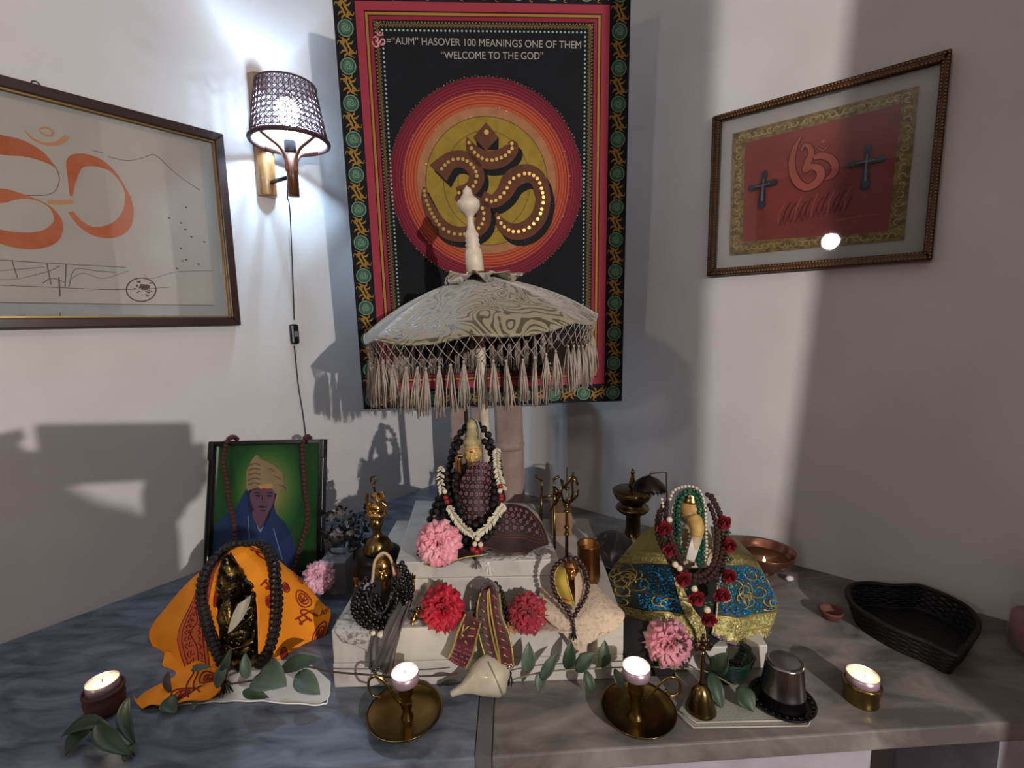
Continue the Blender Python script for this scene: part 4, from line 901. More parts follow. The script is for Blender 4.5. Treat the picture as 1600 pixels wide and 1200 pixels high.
doily([(690, 790), (760, 783), (815, 800), (850, 835), (862, 866), (800, 874), (720, 876), (675, 850)], .1845, 'white lace doily spread under the central idol on the raised stand', wl)
Yc = .80; SZ = .186
t = thing('seated_idol', 'central seated idol with a pale gold face and high topknot', 'idol', W(742, 852, Yc))
body = MB()
hd = W(738, 708, Yc - .012)
b0 = W(742, 850, Yc); b0.z = SZ
def up(px, py, Y=Yc): return W(px, py, Y)
body.ball(up(742, 835), .052, 14, (1.15, .8, .45)); body.ball(up(742, 800), .038, 14, (1, .75, 1.1)); body.ball(up(741, 762), .034, 14, (1, .7, 1.1)); body.ball(up(740, 738), .026, 14, (1.35, .7, .7))
body.tube([up(740, 735), up(738, 715)], [.014, .011], 10)
body.tube([up(712, 742), up(700, 775, Yc-.02), up(722, 800, Yc-.05)], [.013, .011, .009], 10); body.tube([up(768, 742), up(782, 778, Yc-.02), up(760, 805, Yc-.05)], [.013, .011, .009], 10)
body.tube([up(705, 838, Yc), up(690, 850, Yc-.03), up(740, 858, Yc-.055), up(760, 852, Yc-.05)], [.022, .020, .017, .014], 10); body.tube([up(780, 838, Yc), up(795, 850, Yc-.03), up(740, 862, Yc-.06)], [.022, .020, .015], 10)
body.v[:] = [Vector((v.x, v.y, max(v.z, .1885))) for v in body.v]
body.build('body', mat('dark_stone', '14100f', .5, bump=(80, .3)), t, [('remesh', .003, 6)])
mb = MB(); face_on(mb, hd, .040, (0, -1, -.05)); mb.tube([hd - Z*.014, hd - Z*.026 + Vector((0, .008, 0))], [.010, .011], 10); mb.build('face', flesh_gold, t, [('remesh', .0009, 2)])
mb = MB(); tk = hd + Z*.019
mb.lathe([(.016, -.004), (.0155, .002), (.011, .006), (.0095, .009), (.0115, .012), (.0100, .016), (.0085, .019), (.0090, .024), (.0085, .032), (.0055, .038), (.001, .041)], tk + Vector((0, .006, 0)), 20); mb.build('topknot', mat('sandal_topknot', 'a99a72', .5, var=('7e6c44', 60, .4, .7)), t)
mb = MB(); mb.tube([tk + Vector((.012, .0, .004)), tk + Vector((.014, 0, .02)), tk + Vector((.010, 0, .037)), tk + Vector((.003, 0, .042))], .0018, 6); mb.build('crescent_band', mat('grey_green_paint', '7d8f86', .5), t)
mb = MB(); rd = hd + Vector((0, -.0165, .0065)); mb.ball(rd, .0024, 8, (1.3, .5, 1)); mb.build('forehead_mark', mat('vermilion', '9c1c10', .6), t)
mb = MB()
for dz in (.0085, .0115): mb.tube([hd + Vector((-.009, -.0135, dz)), hd + Vector((0, -.0165, dz)), hd + Vector((.009, -.0135, dz))], .0006, 5)
mb.build('forehead_lines', mat('orange_paste', 'b8662c', .6), t)
mb = MB(); ab = up(718, 738, Yc-.03); mb.tube([up(722, 745, Yc-.03), up(716, 732, Yc-.03), up(716, 718, Yc-.03), up(721, 712, Yc-.032)], [.005, .006, .0055, .003], 10)
for k in range(4): mb.tube([up(717 + k*1.6, 716, Yc-.034), up(716 + k*1.8, 709, Yc-.035)], [.0016, .0012], 6)
mb.build('raised_hand', gold_paint, t)
cl = thing('patterned_cloth', 'dark maroon cloth with small pink medallion print draped over the central idol', 'cloth', up(742, 850))
S1 = surf([[(742, 722, Yc-.03), (752, 722, Yc-.034), (762, 724, Yc-.03), (768, 735, Yc-.02)], [(724, 745, Yc-.036), (740, 745, Yc-.045), (756, 745, Yc-.043), (768, 752, Yc-.03)], [(718, 770, Yc-.042), (736, 772, Yc-.052), (752, 772, Yc-.05), (768, 774, Yc-.034)], [(714, 796, Yc-.045), (732, 798, Yc-.058), (754, 798, Yc-.056), (774, 796, Yc-.04)], [(712, 818, Yc-.048), (730, 822, Yc-.060), (756, 822, Yc-.058), (778, 815, Yc-.044)]])
S2 = surf([[(770, 792, Yc-.045), (788, 788, Yc-.03), (806, 788, Yc-.01), (824, 794, Yc+.0)], [(760, 818, Yc-.062), (790, 812, Yc-.045), (820, 814, Yc-.03), (848, 822, Yc-.015)], [(752, 842, Yc-.080), (790, 842, Yc-.064), (828, 848, Yc-.05), (857, 852, Yc-.035)], [(750, 858, Yc-.092), (790, 864, Yc-.08), (825, 870, Yc-.07), (848, 874, Yc-.062)]], lambda u, v: Z*(.003*math.sin(u*14)*v))
S3 = surf([[(690, 790, Yc-.02), (703, 785, Yc-.03), (715, 790, Yc-.045)], [(670, 825, Yc-.03), (690, 825, Yc-.05), (712, 828, Yc-.062)], [(652, 862, Yc-.055), (690, 858, Yc-.075), (735, 856, Yc-.082)], [(647, 884, Yc-.075), (700, 882, Yc-.10), (765, 862, Yc-.085)]], lambda u, v: Z*(.003*math.sin(u*12)*v))
mb = MB()
for S in (S1, S2, S3): mb.sheet(S, 26, 26)
mb.build('cloth', maroon, cl, [('solid', .0014, 0)])
pm_ = mat('pink_grey_print', '8d6068', .6, .1); mb = MB()
def rings(S, nu, nv, rr_, mb):
    for i in range(nu):
        for j in range(nv):
            u, v = (i + .5 + .0*(j % 2))/nu, (j+.5)/nv; c = on(S, u, v, .0016); nrm = (c - S(u, v)).normalized(); a = nrm.orthogonal().normalized(); b = nrm.cross(a)
            mb.tube([c + a*(rr_*math.cos(q*PI/4)) + b*(rr_*math.sin(q*PI/4)) for q in range(8)], .0008, 4, True); mb.ball(c, .0009, 5)
            c2 = on(S, min(.99, u + .5/nu), min(.99, v + .5/nv), .0014); mb.ball(c2, .0011, 5)
rings(S1, 7, 9, .0026, mb); 
S2b = lambda u, v: S2(.06 + u*.80, .10 + v*.42)
rings(S2b, 7, 4, .0026, mb); mb.build('medallion_print', pm_, cl)
edge_cord(S2, [(.04, .97, .97, .97), (.97, .97, .97, .1), (.04, .58, .9, .58), (.9, .58, .9, .1), (.05, .63, .93, .63)], mat('bronze_thread', '5e3c26', .4, .5), 'woven_border', cl, .0009)
edge_cord(S3, [(.02, .98, .98, .98)], gold_thread, 'gold_edge', cl, .0012)
big = thing('rudraksha_mala', 'strings of large black rudraksha beads ringing the head and shoulders of the central idol', 'prayer beads', up(738, 662, Yc+.01))
strand_mala('', '', '', [[up(x, y, Yc + d) for x, y, d in [(676, 846, -.02), (672, 815, -.01), (680, 790, 0), (694, 758, 0), (703, 725, .008), (708, 700, .012), (716, 682, .012), (728, 667, .012), (740, 661, .012), (752, 667, .012), (763, 680, .01), (768, 697, .008), (776, 715, .004), (781, 740, -.01), (780, 770, -.02), (778, 795, -.03), (770, 815, -.05)]]], rudra, .0066, big)
strand_mala('', '', '', [[up(x, y, Yc + d) for x, y, d in [(698, 740, -.02), (702, 765, -.03), (708, 790, -.045), (716, 812, -.06), (730, 832, -.075), (742, 838, -.08), (756, 828, -.075), (768, 805, -.06), (773, 775, -.045), (771, 745, -.03), (766, 722, -.02)]], [up(x, y, Yc + d) for x, y, d in [(684, 800, -.03), (690, 775, -.02), (698, 745, -.005), (706, 720, .0), (714, 700, .006), (720, 690, .006)]], [up(x, y, Yc + d) for x, y, d in [(757, 690, .004), (766, 706, 0), (772, 725, -.01), (775, 750, -.02), (770, 780, -.04)]], [up(x, y, Yc + d) for x, y, d in [(672, 850, -.03), (678, 838, -.035), (690, 820, -.045), (700, 800, -.05)]], [up(x, y, Yc + d) for x, y, d in [(714, 735, -.03), (712, 760, -.045), (716, 785, -.058), (728, 812, -.072), (744, 820, -.076), (758, 808, -.07)]], [up(x, y, Yc + d) for x, y, d in [(690, 735, -.01), (690, 760, -.02), (694, 790, -.035), (704, 815, -.055), (720, 840, -.078), (740, 848, -.088), (762, 838, -.08), (780, 812, -.06)]]], rudra, .0060, big)
sg = thing('seed_garland', 'garland of white pointed seeds with red beads and pearls hanging over the central idol', 'garland', up(742, 838, Yc-.09))
def seeds(pts, n, seed):
    rr = random.Random(seed); c = [Vector(p) for p in cr([tuple(p) for p in pts], 10)]; mb = MB()
    for k in range(n):
        i = int(k/n*(len(c)-1)); p = c[i]; t_ = (c[min(i+1, len(c)-1)] - c[max(i-1, 0)]).normalized(); s_ = t_.cross(Vector((0, -1, 0))).normalized(); sd = 1 if k % 2 else -1
        d = (s_*sd*rr.uniform(.6, 1) + t_*rr.uniform(.2, .8) + Vector((0, -rr.uniform(.1, .7), 0))).normalized(); x = d.orthogonal().normalized()
        mb.ball(p + d*.0045, .0042, 6, (.36, .36, 1.15), (x, d.cross(x), d))
    return mb.build('seeds', white_bead, sg)
gl = [(690, 728, -.015), (688, 750, -.03), (692, 768, -.045)]; gr_ = [(776, 700, -.012), (776, 722, -.025), (780, 745, -.035), (786, 765, -.045)]
seeds([up(x, y, Yc+d) for x, y, d in gl], 26, 1); seeds([up(x, y, Yc+d) for x, y, d in gr_], 62, 2)
seeds([up(x, y, Yc+d) for x, y, d in [(700, 790, -.062), (710, 806, -.075), (724, 824, -.088), (742, 836, -.098)]], 64, 3); seeds([up(x, y, Yc+d) for x, y, d in [(788, 788, -.06), (776, 804, -.075), (762, 822, -.088), (744, 836, -.098)]], 64, 4)
red_bead = mat('red_bead', '8a0f18', .3, coat=.5); mb = MB(); mb2 = MB()
for x, y, d in [(697, 778, -.055), (699, 784, -.06), (782, 760, -.045), (783, 775, -.055), (783, 780, -.055), (739, 858, -.11), (752, 857, -.11), (745, 862, -.11)]: mb.ball(up(x, y, Yc+d), .0044, 10)
for x, y, d in [(695, 768, -.05), (781, 767, -.05), (742, 850, -.11), (751, 851, -.11), (746, 842, -.105)]: mb2.ball(up(x, y, Yc+d), .0042, 12)
mb.build('red_beads', red_bead, sg); mb2.build('pearls', pearl, sg)
def tassel(c, L, m, label, name='tassel', n=22, seed=0, spread=.008):
    rr = random.Random(seed); mb = MB(); mb.ball(c, .003, 8)
    for k in range(n): a = rr.uniform(0, 6.28); q = rr.uniform(.2, 1)*spread; mb.tube([c, c + Vector((q*.5*math.cos(a), q*.5*math.sin(a), -L*.4)), c + Vector((q*math.cos(a), q*math.sin(a), -L))], .0006, 4)
    o = mb.build(name, m); return tag(o, label, 'tassel')
c_ = up(762, 864, Yc-.125); c_.z = .200; tassel(c_, .014, white_cloth, 'small white thread tassel on the front edge of the raised stand', spread=.014)
carnation(W(684, 851, .688), .034, (-.05, -1, .35), pink_petal, 'large pink carnation leaning on the left front of the central idol', seed=2)

# ---------------------------------------------------------------- orange draped idol, left
YO = .76
sh = thing('orange_shawl', 'orange cotton shawl with dark red printed letters, draped over the left idol', 'shawl', W(370, 1060, YO))
OL = surf([[(345, 868, .85), (350, 863, .84), (356, 860, .83), (361, 860, .82)], [(300, 905, .85), (318, 899, .82), (334, 893, .79), (347, 890, .775)], [(262, 948, .83), (290, 950, .79), (318, 950, .76), (340, 945, .755)], [(233, 992, .80), (270, 996, .76), (312, 1000, .73), (345, 1000, .735)], [(258, 1040, .745), (290, 1052, .72), (322, 1062, .70), (352, 1066, .69)]],
          lambda u, v: Vector((0, -.004, .002))*math.sin(u*11 + v*4)*v)
ORr = surf([[(359, 860, .82), (380, 851, .83), (408, 855, .84), (425, 868, .85)], [(384, 900, .775), (418, 888, .80), (448, 892, .83), (470, 905, .85)], [(400, 932, .755), (430, 932, .78), (468, 935, .81), (502, 942, .835)], [(404, 975, .735), (432, 980, .755), (472, 982, .79), (516, 960, .815)], [(404, 1022, .72), (432, 1030, .735), (465, 1034, .76), (498, 1014, .785)]],
           lambda u, v: Vector((0, -.004, .002))*math.sin(u*9 + v*3)*v)
OT = surf([[(258, 1022, .755), (285, 1030, .735), (318, 1040, .715), (352, 1050, .70)], [(250, 1052, .725), (285, 1056, .705), (320, 1060, .69), (352, 1068, .68)], [(210, 1086, .672), (250, 1082, .670), (300, 1080, .66), (345, 1080, .655)], [(222, 1109, .636), (250, 1107, .636), (285, 1103, .636), (328, 1094, .642)]], lambda u, v: Z*(.004 + .003*math.sin(u*13 + v*5)))
orange = mat('orange_cotton', 'e4880c', .85, var=('d47408', 9, .35, .7), bump=(300, .25)); redp = mat('dark_red_print', '7c160e', .85)
for S in (OL, ORr, OT): MB().sheet(S, 40, 40).build('cloth', orange, sh, [('solid', .0014, 0)])
band_m = mat('orange_red_band', 'b85530', .8)
SB = lambda u, v: on(OL, .42 + .33*u, .16 + .82*v, .0011)
mb = MB(); mb.sheet(SB, 10, 40); mb.build('printed_band', band_m, sh)
def lines(S, L, r, name, m=redp, d=.0016):
    mb = MB()
    for l in L: 
        c = cr(l, 6); mb.tube([on(S, min(.99, max(.01, u)), min(.99, max(.01, v)), d) for u, v in c], r, 5)
    return mb.build(name, m, sh)
L = [[(.42, .16), (.42, .5), (.42, .98)], [(.47, .16), (.47, .5), (.47, .98)], [(.75, .16), (.75, .5), (.75, .98)], [(.70, .16), (.70, .5), (.70, .98)], [(.60, .2), (.56, .3), (.62, .4), (.56, .5), (.62, .6), (.56, .7), (.62, .8), (.57, .95)]]
rr = random.Random(8)
for k in range(16):
    v = .2 + k*.048; L += [[(.53, v), (.50, v+.02), (.52, v + .035)], [(.64, v), (.67, v + .015), (.65, v + .035)], [(.58, v + .01), (.54, v + .02), (.555, v - .01)]]
lines(OL, L, .00075, 'printed_vine')
def blotch(S, u, v, ru, rv): return [[(u + ru*q*math.cos(a*.785), v + rv*q*math.sin(a*.785)) for a in range(9)] for q in (1, .62)] + [[(u + ru*.5*math.cos(a*2.1), v + rv*.5*math.sin(a*2.1)), (u - ru*.3*math.sin(a), v + rv*.2), (u + ru*.2, v - rv*.3*math.cos(a))] for a in range(5)]
lines(ORr, blotch(ORr, .72, .50, .10, .075) + blotch(ORr, .88, .86, .08, .08) + blotch(ORr, .22, .55, .05, .05) + blotch(ORr, .45, .93, .06, .05) + blotch(ORr, .5, .42, .05, .04), .0011, 'printed_roundels')
lines(OL, blotch(OL, .88, .14, .09, .05) + blotch(OL, .92, .45, .05, .06) + blotch(OL, .75, .05, .12, .03) + blotch(OL, .93, .75, .04, .05), .0011, 'printed_roundels')
print_text(ORr, 'चा', .46, .16, .42, .26, redp, 'printed_letters', sh, -.5); print_text(ORr, 'र', .24, .42, .30, .20, redp, 'printed_letters', sh, .6)
print_text(ORr, 'मी', .70, .66, .28, .15, redp, 'printed_letters', sh, .5); print_text(ORr, 'ॐ', .80, .30, .20, .12, redp, 'printed_letters', sh, .5); print_text(ORr, 'क', .92, .68, .16, .10, redp, 'printed_letters', sh, 1.2)
lines(OT, blotch(OT, .75, .35, .14, .16) + blotch(OT, .6, .75, .12, .12) + [[(.55, .2), (.6, .5), (.8, .8)], [(.5, .2), (.54, .5), (.72, .9)]], .0011, 'printed_roundels')
# the idol inside
t = thing('standing_idol', 'dark brass idol with a tall ornamented crown looking out of the orange shawl', 'idol', W(372, 1060, YO - .02))
mb = MB(); yi = YO; hd = W(366, 922, yi)
mb.ball(hd, .021, 14, (.85, .9, 1.1)); mb.tube([hd + Vector((0, -.014, -.004)), hd + Vector((.004, -.028, -.016)), hd + Vector((.010, -.034, -.034)), hd + Vector((.018, -.030, -.050)), hd + Vector((.026, -.030, -.048))], [.010, .009, .0075, .006, .004], 10)
for s in (-1, 1): mb.ball(hd + Vector((s*.022, .002, .002)), .013, 10, (.95, .3, 1.15)); mb.ball(hd + Vector((s*.009, -.017, .008)), .0035, 8)
bod = lambda x, y, d=0: W(x, y, yi + d)
mb.ball(bod(370, 960), .030, 14, (1, .75, 1.1)); mb.ball(bod(372, 990), .031, 14, (1.05, .8, 1)); mb.ball(bod(374, 1018), .035, 14, (1.15, .85, .7))
for s, P in ((-1, [(352, 945, 0), (345, 965, -.01), (352, 985, -.03), (362, 985, -.04)]), (1, [(388, 945, 0), (396, 965, -.01), (390, 985, -.03), (380, 978, -.045)]), (-1, [(354, 942, .01), (344, 950, 0), (346, 930, -.01)]), (1, [(386, 942, .01), (397, 946, 0), (394, 928, -.01)])): mb.tube([bod(*p) for p in P], [.009, .0075, .006, .005][:len(P)], 10)
mb.tube([bod(352, 1020, 0), bod(350, 1034, -.03), bod(380, 1038, -.045)], [.013, .012, .010], 10); mb.tube([bod(394, 1020, 0), bod(398, 1032, -.03), bod(370, 1040, -.05)], [.013, .012, .010], 10)
mb.build('body', black_gold, t, [('remesh', .0022, 3)])
mb = MB(); cb = W(362, 908, yi + .004); mb.lathe([(.020, -.004), (.0215, 0), (.0195, .004), (.021, .007), (.0185, .012), (.019, .015), (.015, .022), (.0155, .025), (.011, .033), (.0075, .040), (.008, .043), (.001, .050)], cb, 22, (-.12, 0, 1)); 
for k in range(16): a = k/16*2*PI; mb.ball(cb + Vector((.021*math.cos(a), .021*math.sin(a), .003)), .0022, 6); mb.ball(cb + Vector((.018*math.cos(a), .018*math.sin(a), .014)), .0018, 6)
mb.build('crown', black_gold, t)
mb = MB(); rr = random.Random(3)
for k in range(60):
    a = rr.uniform(-1.3, 1.3); z = rr.uniform(940, 1030); p = bod(372 + 26*math.sin(a), z, -.030*math.cos(a) - .006); mb.ball(p, rr.uniform(.0015, .0032), 6)
mb.tube([bod(x, y, -.034) for x, y in [(350, 962), (360, 970), (375, 962), (392, 948)]], .0018, 6); mb.tube([bod(x, y, -.038) for x, y in [(352, 978), (366, 985), (380, 975), (394, 962)]], .0018, 6); mb.tube([bod(x, y, -.040) for x, y in [(350, 1008), (365, 1014), (380, 1010), (396, 1002)]], .0022, 6)
mb.build('ornaments', brass_old, t)
Sx = surf([[(372, 944, yi-.045), (384, 936, yi-.045), (392, 930, yi-.03)], [(362, 965, yi-.05), (376, 958, yi-.052), (388, 948, yi-.04)], [(356, 990, yi-.052), (366, 982, yi-.055), (378, 968, yi-.05)]]); tag(MB().sheet(Sx, 12, 12).build('sash', mat('pale_sash', 'a89d8a', .7, sheen=.3), mods=[('solid', .0012, 0)]), 'pale folded strip of cloth across the chest of the orange draped idol', 'sash')
mal = thing('black_mala', 'thick double string of black rudraksha beads hanging over the orange shawl', 'prayer beads', W(330, 960, .74))
LP = [(384, 850, .83), (366, 850, .825), (348, 862, .82), (330, 882, .80), (318, 905, .78), (316, 935, .765), (321, 965, .745), (330, 995, .725), (341, 1022, .705), (352, 1046, .69)]
RP = [(384, 850, .83), (400, 848, .825), (416, 856, .815), (426, 876, .80), (430, 905, .785), (433, 935, .77), (431, 965, .755), (426, 995, .74), (417, 1022, .725), (404, 1044, .70)]
for P, sgn in ((LP, 1), (RP, 1)):
    for k, (dx, dy) in enumerate(((-5, 0), (5, 0), (0, -.006))): strand_mala('', '', '', [[W(x + dx, y, Y + dy) for x, y, Y in P]], rudra, .0056, mal, every=1.7)
beads('bead', mal, mat('grey_spacer', '6a5a50', .4, .3), [W(429 - q*.05, 880 + q, .773 - q*.0004) for q in range(0, 110, 8)], .0022, every=4.2)
tassel(W(350, 1062, .665), .02, mat('black_thread', '0c0a0b', .8), 'short black thread tassel on the white mat in front of the orange draped idol', seed=5, spread=.014)
o = carnation(W(496, 902, .86), .030, (.1, -1, .45), pale_petal, 'pale pink carnation behind the right side of the orange shawl', seed=5, n=34)
# white scalloped mat
mt = [G(*p) for p in [(262, 1104), (330, 1098), (400, 1096), (498, 1102), (513, 1092), (516, 1066), (480, 1035), (380, 1030), (300, 1062)]]
mb = MB(); mb.hexa([Vector((p.x, p.y, .0004)) for p in mt], [Vector((p.x, p.y, .0022)) for p in mt]); t = thing('white_mat', 'white scalloped cotton mat under the orange draped idol', 'mat', mt[0]); mb.build('cotton_mat', white_cloth, t)
ed = [Vector(p) for p in cr([tuple(Vector((p.x, p.y, .0022))) for p in mt[:6]] , 14)]
MB().tube([p + Vector((0, -.0022*abs(math.sin(i*.42)), 0)) for i, p in enumerate(ed)], .0012, 6).build('scalloped_edge', mat('white_thread', 'e0dcd4', .9), t)
# ---------------------------------------------------------------- gold faced veiled idol on the front step, left
ZT = .0972
YV = .715
doily([(545, 948), (575, 938), (640, 935), (665, 950), (655, 972), (610, 975), (560, 978), (528, 975)], .0985, 'crumpled white lace under the gold faced veiled idol on the front step', wl)
D1 = surf([[(526, 968, .69), (560, 972, .685), (592, 975, .68)], [(524, 986, .670), (560, 990, .666), (590, 990, .664)], [(535, 1003, .668), (560, 1010, .664), (583, 1024, .662)]]); tag(MB().sheet(D1, 16, 16).build('lace_runner', wl, mods=[('solid', .0012, 0)]), 'white lace corner hanging over the left front edge of the marble step', 'lace')
t = thing('veiled_idol', 'small gold faced idol under a cream veil with raised hands and dark dress', 'idol', W(600, 985, YV))
q = lambda x, y, d=0: W(x, y, YV + d)
mb = MB(); mb.lathe([(.034, 0), (.036, .01), (.030, .03), (.022, .045), (.020, .055), (.012, .07), (.008, .075)], Vector((q(600, 960).x, YV, ZT)), 20)
for s, P in ((-1, [(580, 925, 0), (566, 932, -.01), (558, 918, -.02)]), (1, [(620, 925, 0), (636, 932, -.01), (643, 920, -.02)])): mb.tube([q(*p) for p in P], [.009, .008, .006], 10)
mb.build('dress', mat('black_velvet', '0d0a0c', .9, sheen=.4), t, [('remesh', .0025, 3)])
hd = q(599, 893, -.01); mb = MB(); face_on(mb, hd, .030, (.05, -1, .05)); mb.tube([hd - Z*.01, hd - Z*.026], [.007, .010], 10)
mb.lathe([(.011, 0), (.012, .004), (.010, .009), (.006, .014), (.001, .016)], hd + Z*.008, 16); mb.build('face', gold_paint, t, [('remesh', .0008, 1)])
Sv = surf([[(580, 924, YV-.012), (590, 912, YV-.006), (599, 905, YV+.012), (610, 910, YV-.006), (619, 925, YV-.012)], [(581, 895, YV-.014), (588, 885, YV+.0), (600, 880, YV+.016), (611, 886, YV+0), (617, 898, YV-.014)], [(584, 878, YV-.020), (591, 868, YV-.018), (599, 863, YV-.012), (608, 868, YV-.018), (614, 880, YV-.020)]])
veil = MB().sheet(Sv, 24, 16).build('veil', mat('cream_silk', 'a9957c', .6, sheen=.3), t, [('solid', .0014, 0)])
MB().tube([on(Sv, u, .5 + .0*u, .001) for u in (0, .001)], .0005, 4)
mb = MB(); mb.tube([Vector(p) for p in cr([tuple(q(x, y, -.024)) for x, y in [(579, 922), (583, 900), (585, 880), (591, 869), (599, 864), (608, 869), (613, 881), (616, 900), (618, 924)]], 6)], .0022, 8); mb.build('veil_trim', mat('beige_trim', 'b59a7a', .6), t)
Sp = surf([[(612, 875, YV-.012), (620, 885, YV-.01)], [(615, 888, YV-.018), (622, 896, YV-.015)], [(615, 902, YV-.02), (621, 900, YV-.018)]]); MB().sheet(Sp, 8, 8).build('pink_flower_petal', mat('magenta_petal', 'a8355c', .6), t, [('solid', .0012, 0)])
def hand(mb, c, s, sz):
    c = Vector(c); mb.ball(c, sz*.5, 10, (.7, .35, 1)); mb.tube([c - Z*sz*1.3, c - Z*sz*.3], [sz*.28, sz*.34], 8)
    for k in range(4): x = (k - 1.5)*sz*.26; L = sz*(.78, .95, .9, .7)[k]; mb.tube([c + Vector((x*.8, 0, sz*.35)), c + Vector((x, -sz*.04, sz*.35 + L*.5)), c + Vector((x*1.15, -sz*.16, sz*.35 + L))], [sz*.13, sz*.12, sz*.08], 6)
    mb.tube([c + Vector((s*sz*.3, 0, -sz*.1)), c + Vector((s*sz*.62, -sz*.1, sz*.2)), c + Vector((s*sz*.6, -sz*.15, sz*.5))], [sz*.14, sz*.12, sz*.08], 6)
mb = MB(); hand(mb, q(644, 909, -.025), -1, .0125); mb.build('raised_hand', gold_paint, t, [('remesh', .0007, 1)])
mb = MB(); hand(mb, q(557, 912, -.02), 1, .009); mb.build('raised_hand', gold_paint, t, [('remesh', .0006, 1)])
mb = MB(); rr = random.Random(6)
for c in [(651, 958), (646, 968), (644, 976), (654, 950), (648, 962), (560, 975), (557, 966), (566, 980)]: mb.ball(q(c[0], c[1], -.03), rr.uniform(.0035, .0055), 8, (1, .6, 1))
mb.build('gold_ornament', gold_paint, t)
nk = thing('glass_bead_strings', 'heap of black glass bead strings with three pearls round the veiled idol', 'beads', q(600, 985, -.05))
for P in ([(572, 905), (560, 925), (556, 948), (566, 968), (582, 980)], [(582, 915), (568, 930), (566, 952), (576, 968), (590, 980), (604, 978)], [(622, 885), (632, 900), (635, 925), (628, 950), (616, 970), (600, 982)], [(628, 880), (640, 905), (642, 930), (636, 950), (622, 972)], [(588, 930), (584, 945), (592, 962), (606, 962), (618, 945), (622, 920)], [(576, 925), (572, 945), (582, 965), (600, 972), (618, 965), (630, 940), (626, 905)], [(592, 935), (598, 950), (606, 942), (614, 925), (618, 900)], [(565, 915), (552, 935), (553, 960), (570, 978), (590, 985), (610, 982)], [(570, 940), (580, 955), (600, 965)], [(560, 955), (575, 972), (600, 985)]):
    off = rr.uniform(-.008, .004); beads('bead', nk, black_bead, [Vector(p) for p in cr([tuple(q(x, y, -.045 + off + .0*x)) for x, y in P], 8)], rr.uniform(.0034, .0048), sep=False, every=1.8)
beads('bead', nk, mat('smoky_glass_bead', '2e2c34', .1, coat=.6), [Vector(p) for p in cr([tuple(q(x, y, -.056)) for x, y in [(573, 925), (578, 945), (594, 958), (604, 950), (612, 925)]], 8)], .0016, sep=False)
for x, y, r_ in [(583, 989, .0040), (596, 992, .0068), (608, 989, .0038)]: MB().ball(q(x, y, -.054), r_, 14).build('pearl', pearl, nk)
dk = mat('dark_organza', '241b20', .5, sheen=.5, var=('3a2c30', 40, .4, .7)); sa = thing('dark_scarf', 'dark sheer scarf with a beaded edge trailing from the veiled idol over the step', 'scarf', q(610, 1045, -.06))
Ss = surf([[(618, 940, .662), (630, 945, .660), (642, 940, .660)], [(600, 985, .655), (615, 985, .650), (630, 975, .655)], [(590, 1020, .650), (605, 1022, .645), (618, 1012, .650)], [(580, 1050, .648), (598, 1050, .644), (612, 1048, .648)]], lambda u, v: Vector((0, .004, 0))*math.sin(u*9 + v*5)); MB().sheet(Ss, 20, 24).build('sash_tail', dk, sa, [('solid', .0012, 0)])
Ss2 = surf([[(583, 985, .664), (598, 990, .660), (612, 985, .664)], [(578, 1010, .656), (594, 1012, .650), (610, 1012, .656)], [(577, 1046, .653), (592, 1048, .648), (606, 1052, .652)]], lambda u, v: Vector((0, .003, 0))*math.sin(u*12)); MB().sheet(Ss2, 18, 18).build('sash_tail', dk, sa, [('solid', .0012, 0)])
edge_cord(Ss, [(.98, .02, .98, .98)], mat('grey_bead_edge', '5e5660', .3, .4), 'beaded_edge', sa, .0011)
mb = MB()
for k in range(26): mb.ball(on(Ss2, rr.uniform(.05, .95), rr.uniform(.86, .99), .0016), .0015, 6)
mb.build('silver_fringe', steel, sa)

# ---------------------------------------------------------------- middle: idol wrapped in a maroon and gold ribbon
carnation(W(690, 954, .664), .034, (-.05, -1, .25), red_petal, 'large bright red carnation left of the gold edged maroon ribbon', seed=11, n=30)
carnation(W(826, 960, .668), .030, (.1, -1, .35), mat('deep_red_petal', '83061c', .6, var=('9c1028', 30, .4, .7), sheen=.3), 'darker red carnation between the maroon ribbon and the lace doily', seed=12, n=44)
YM = .675
t = thing('small_dark_idol', 'tiny dark idol hidden inside the arch of maroon and gold ribbon', 'idol', W(765, 985, YM))
mb = MB(); c = W(765, 985, YM + .012); c.z = ZT; mb.lathe([(.014, 0), (.015, .01), (.011, .03), (.009, .045), (.006, .05)], c, 16); mb.ball(c + Z*.056, .0085, 12, (.9, .9, 1.15)); mb.build('body', mat('near_black_bronze', '1a1210', .35, .6), t, [('remesh', .0012, 2)])
rb = thing('gold_edged_ribbon', 'maroon ribbon with gold edges and sparkling lettering, looped over the marble step', 'ribbon', W(765, 1040, YM))
gm = mat('maroon_glitter', '3a0a12', .5, var=('5a1420', 80, .45, .6), sheen=.3, bump=(200, .6))
SL = [surf([[(752, 925, .672), (757, 922, .662), (763, 921, .658)], [(746, 955, .668), (756, 958, .655), (764, 958, .650)], [(748, 985, .668), (760, 990, .652), (769, 990, .648)], [(757, 1020, .660), (768, 1022, .650), (777, 1022, .648)], [(766, 1042, .656), (776, 1044, .648), (784, 1044, .648)]]),
      surf([[(764, 918, .664), (772, 917, .660), (779, 926, .672)], [(767, 955, .655), (776, 955, .655), (783, 962, .668)], [(772, 985, .650), (784, 985, .652), (794, 990, .664)], [(778, 1015, .648), (789, 1016, .650), (800, 1020, .656)], [(782, 1042, .648), (793, 1044, .648), (802, 1040, .652)]])]
ST = surf([[(728, 958, .664), (740, 964, .658), (752, 972, .655)], [(716, 985, .658), (730, 990, .655), (746, 994, .655)], [(708, 1012, .654), (722, 1018, .652), (738, 1024, .654)], [(700, 1030, .652), (712, 1038, .650), (727, 1046, .652)]])
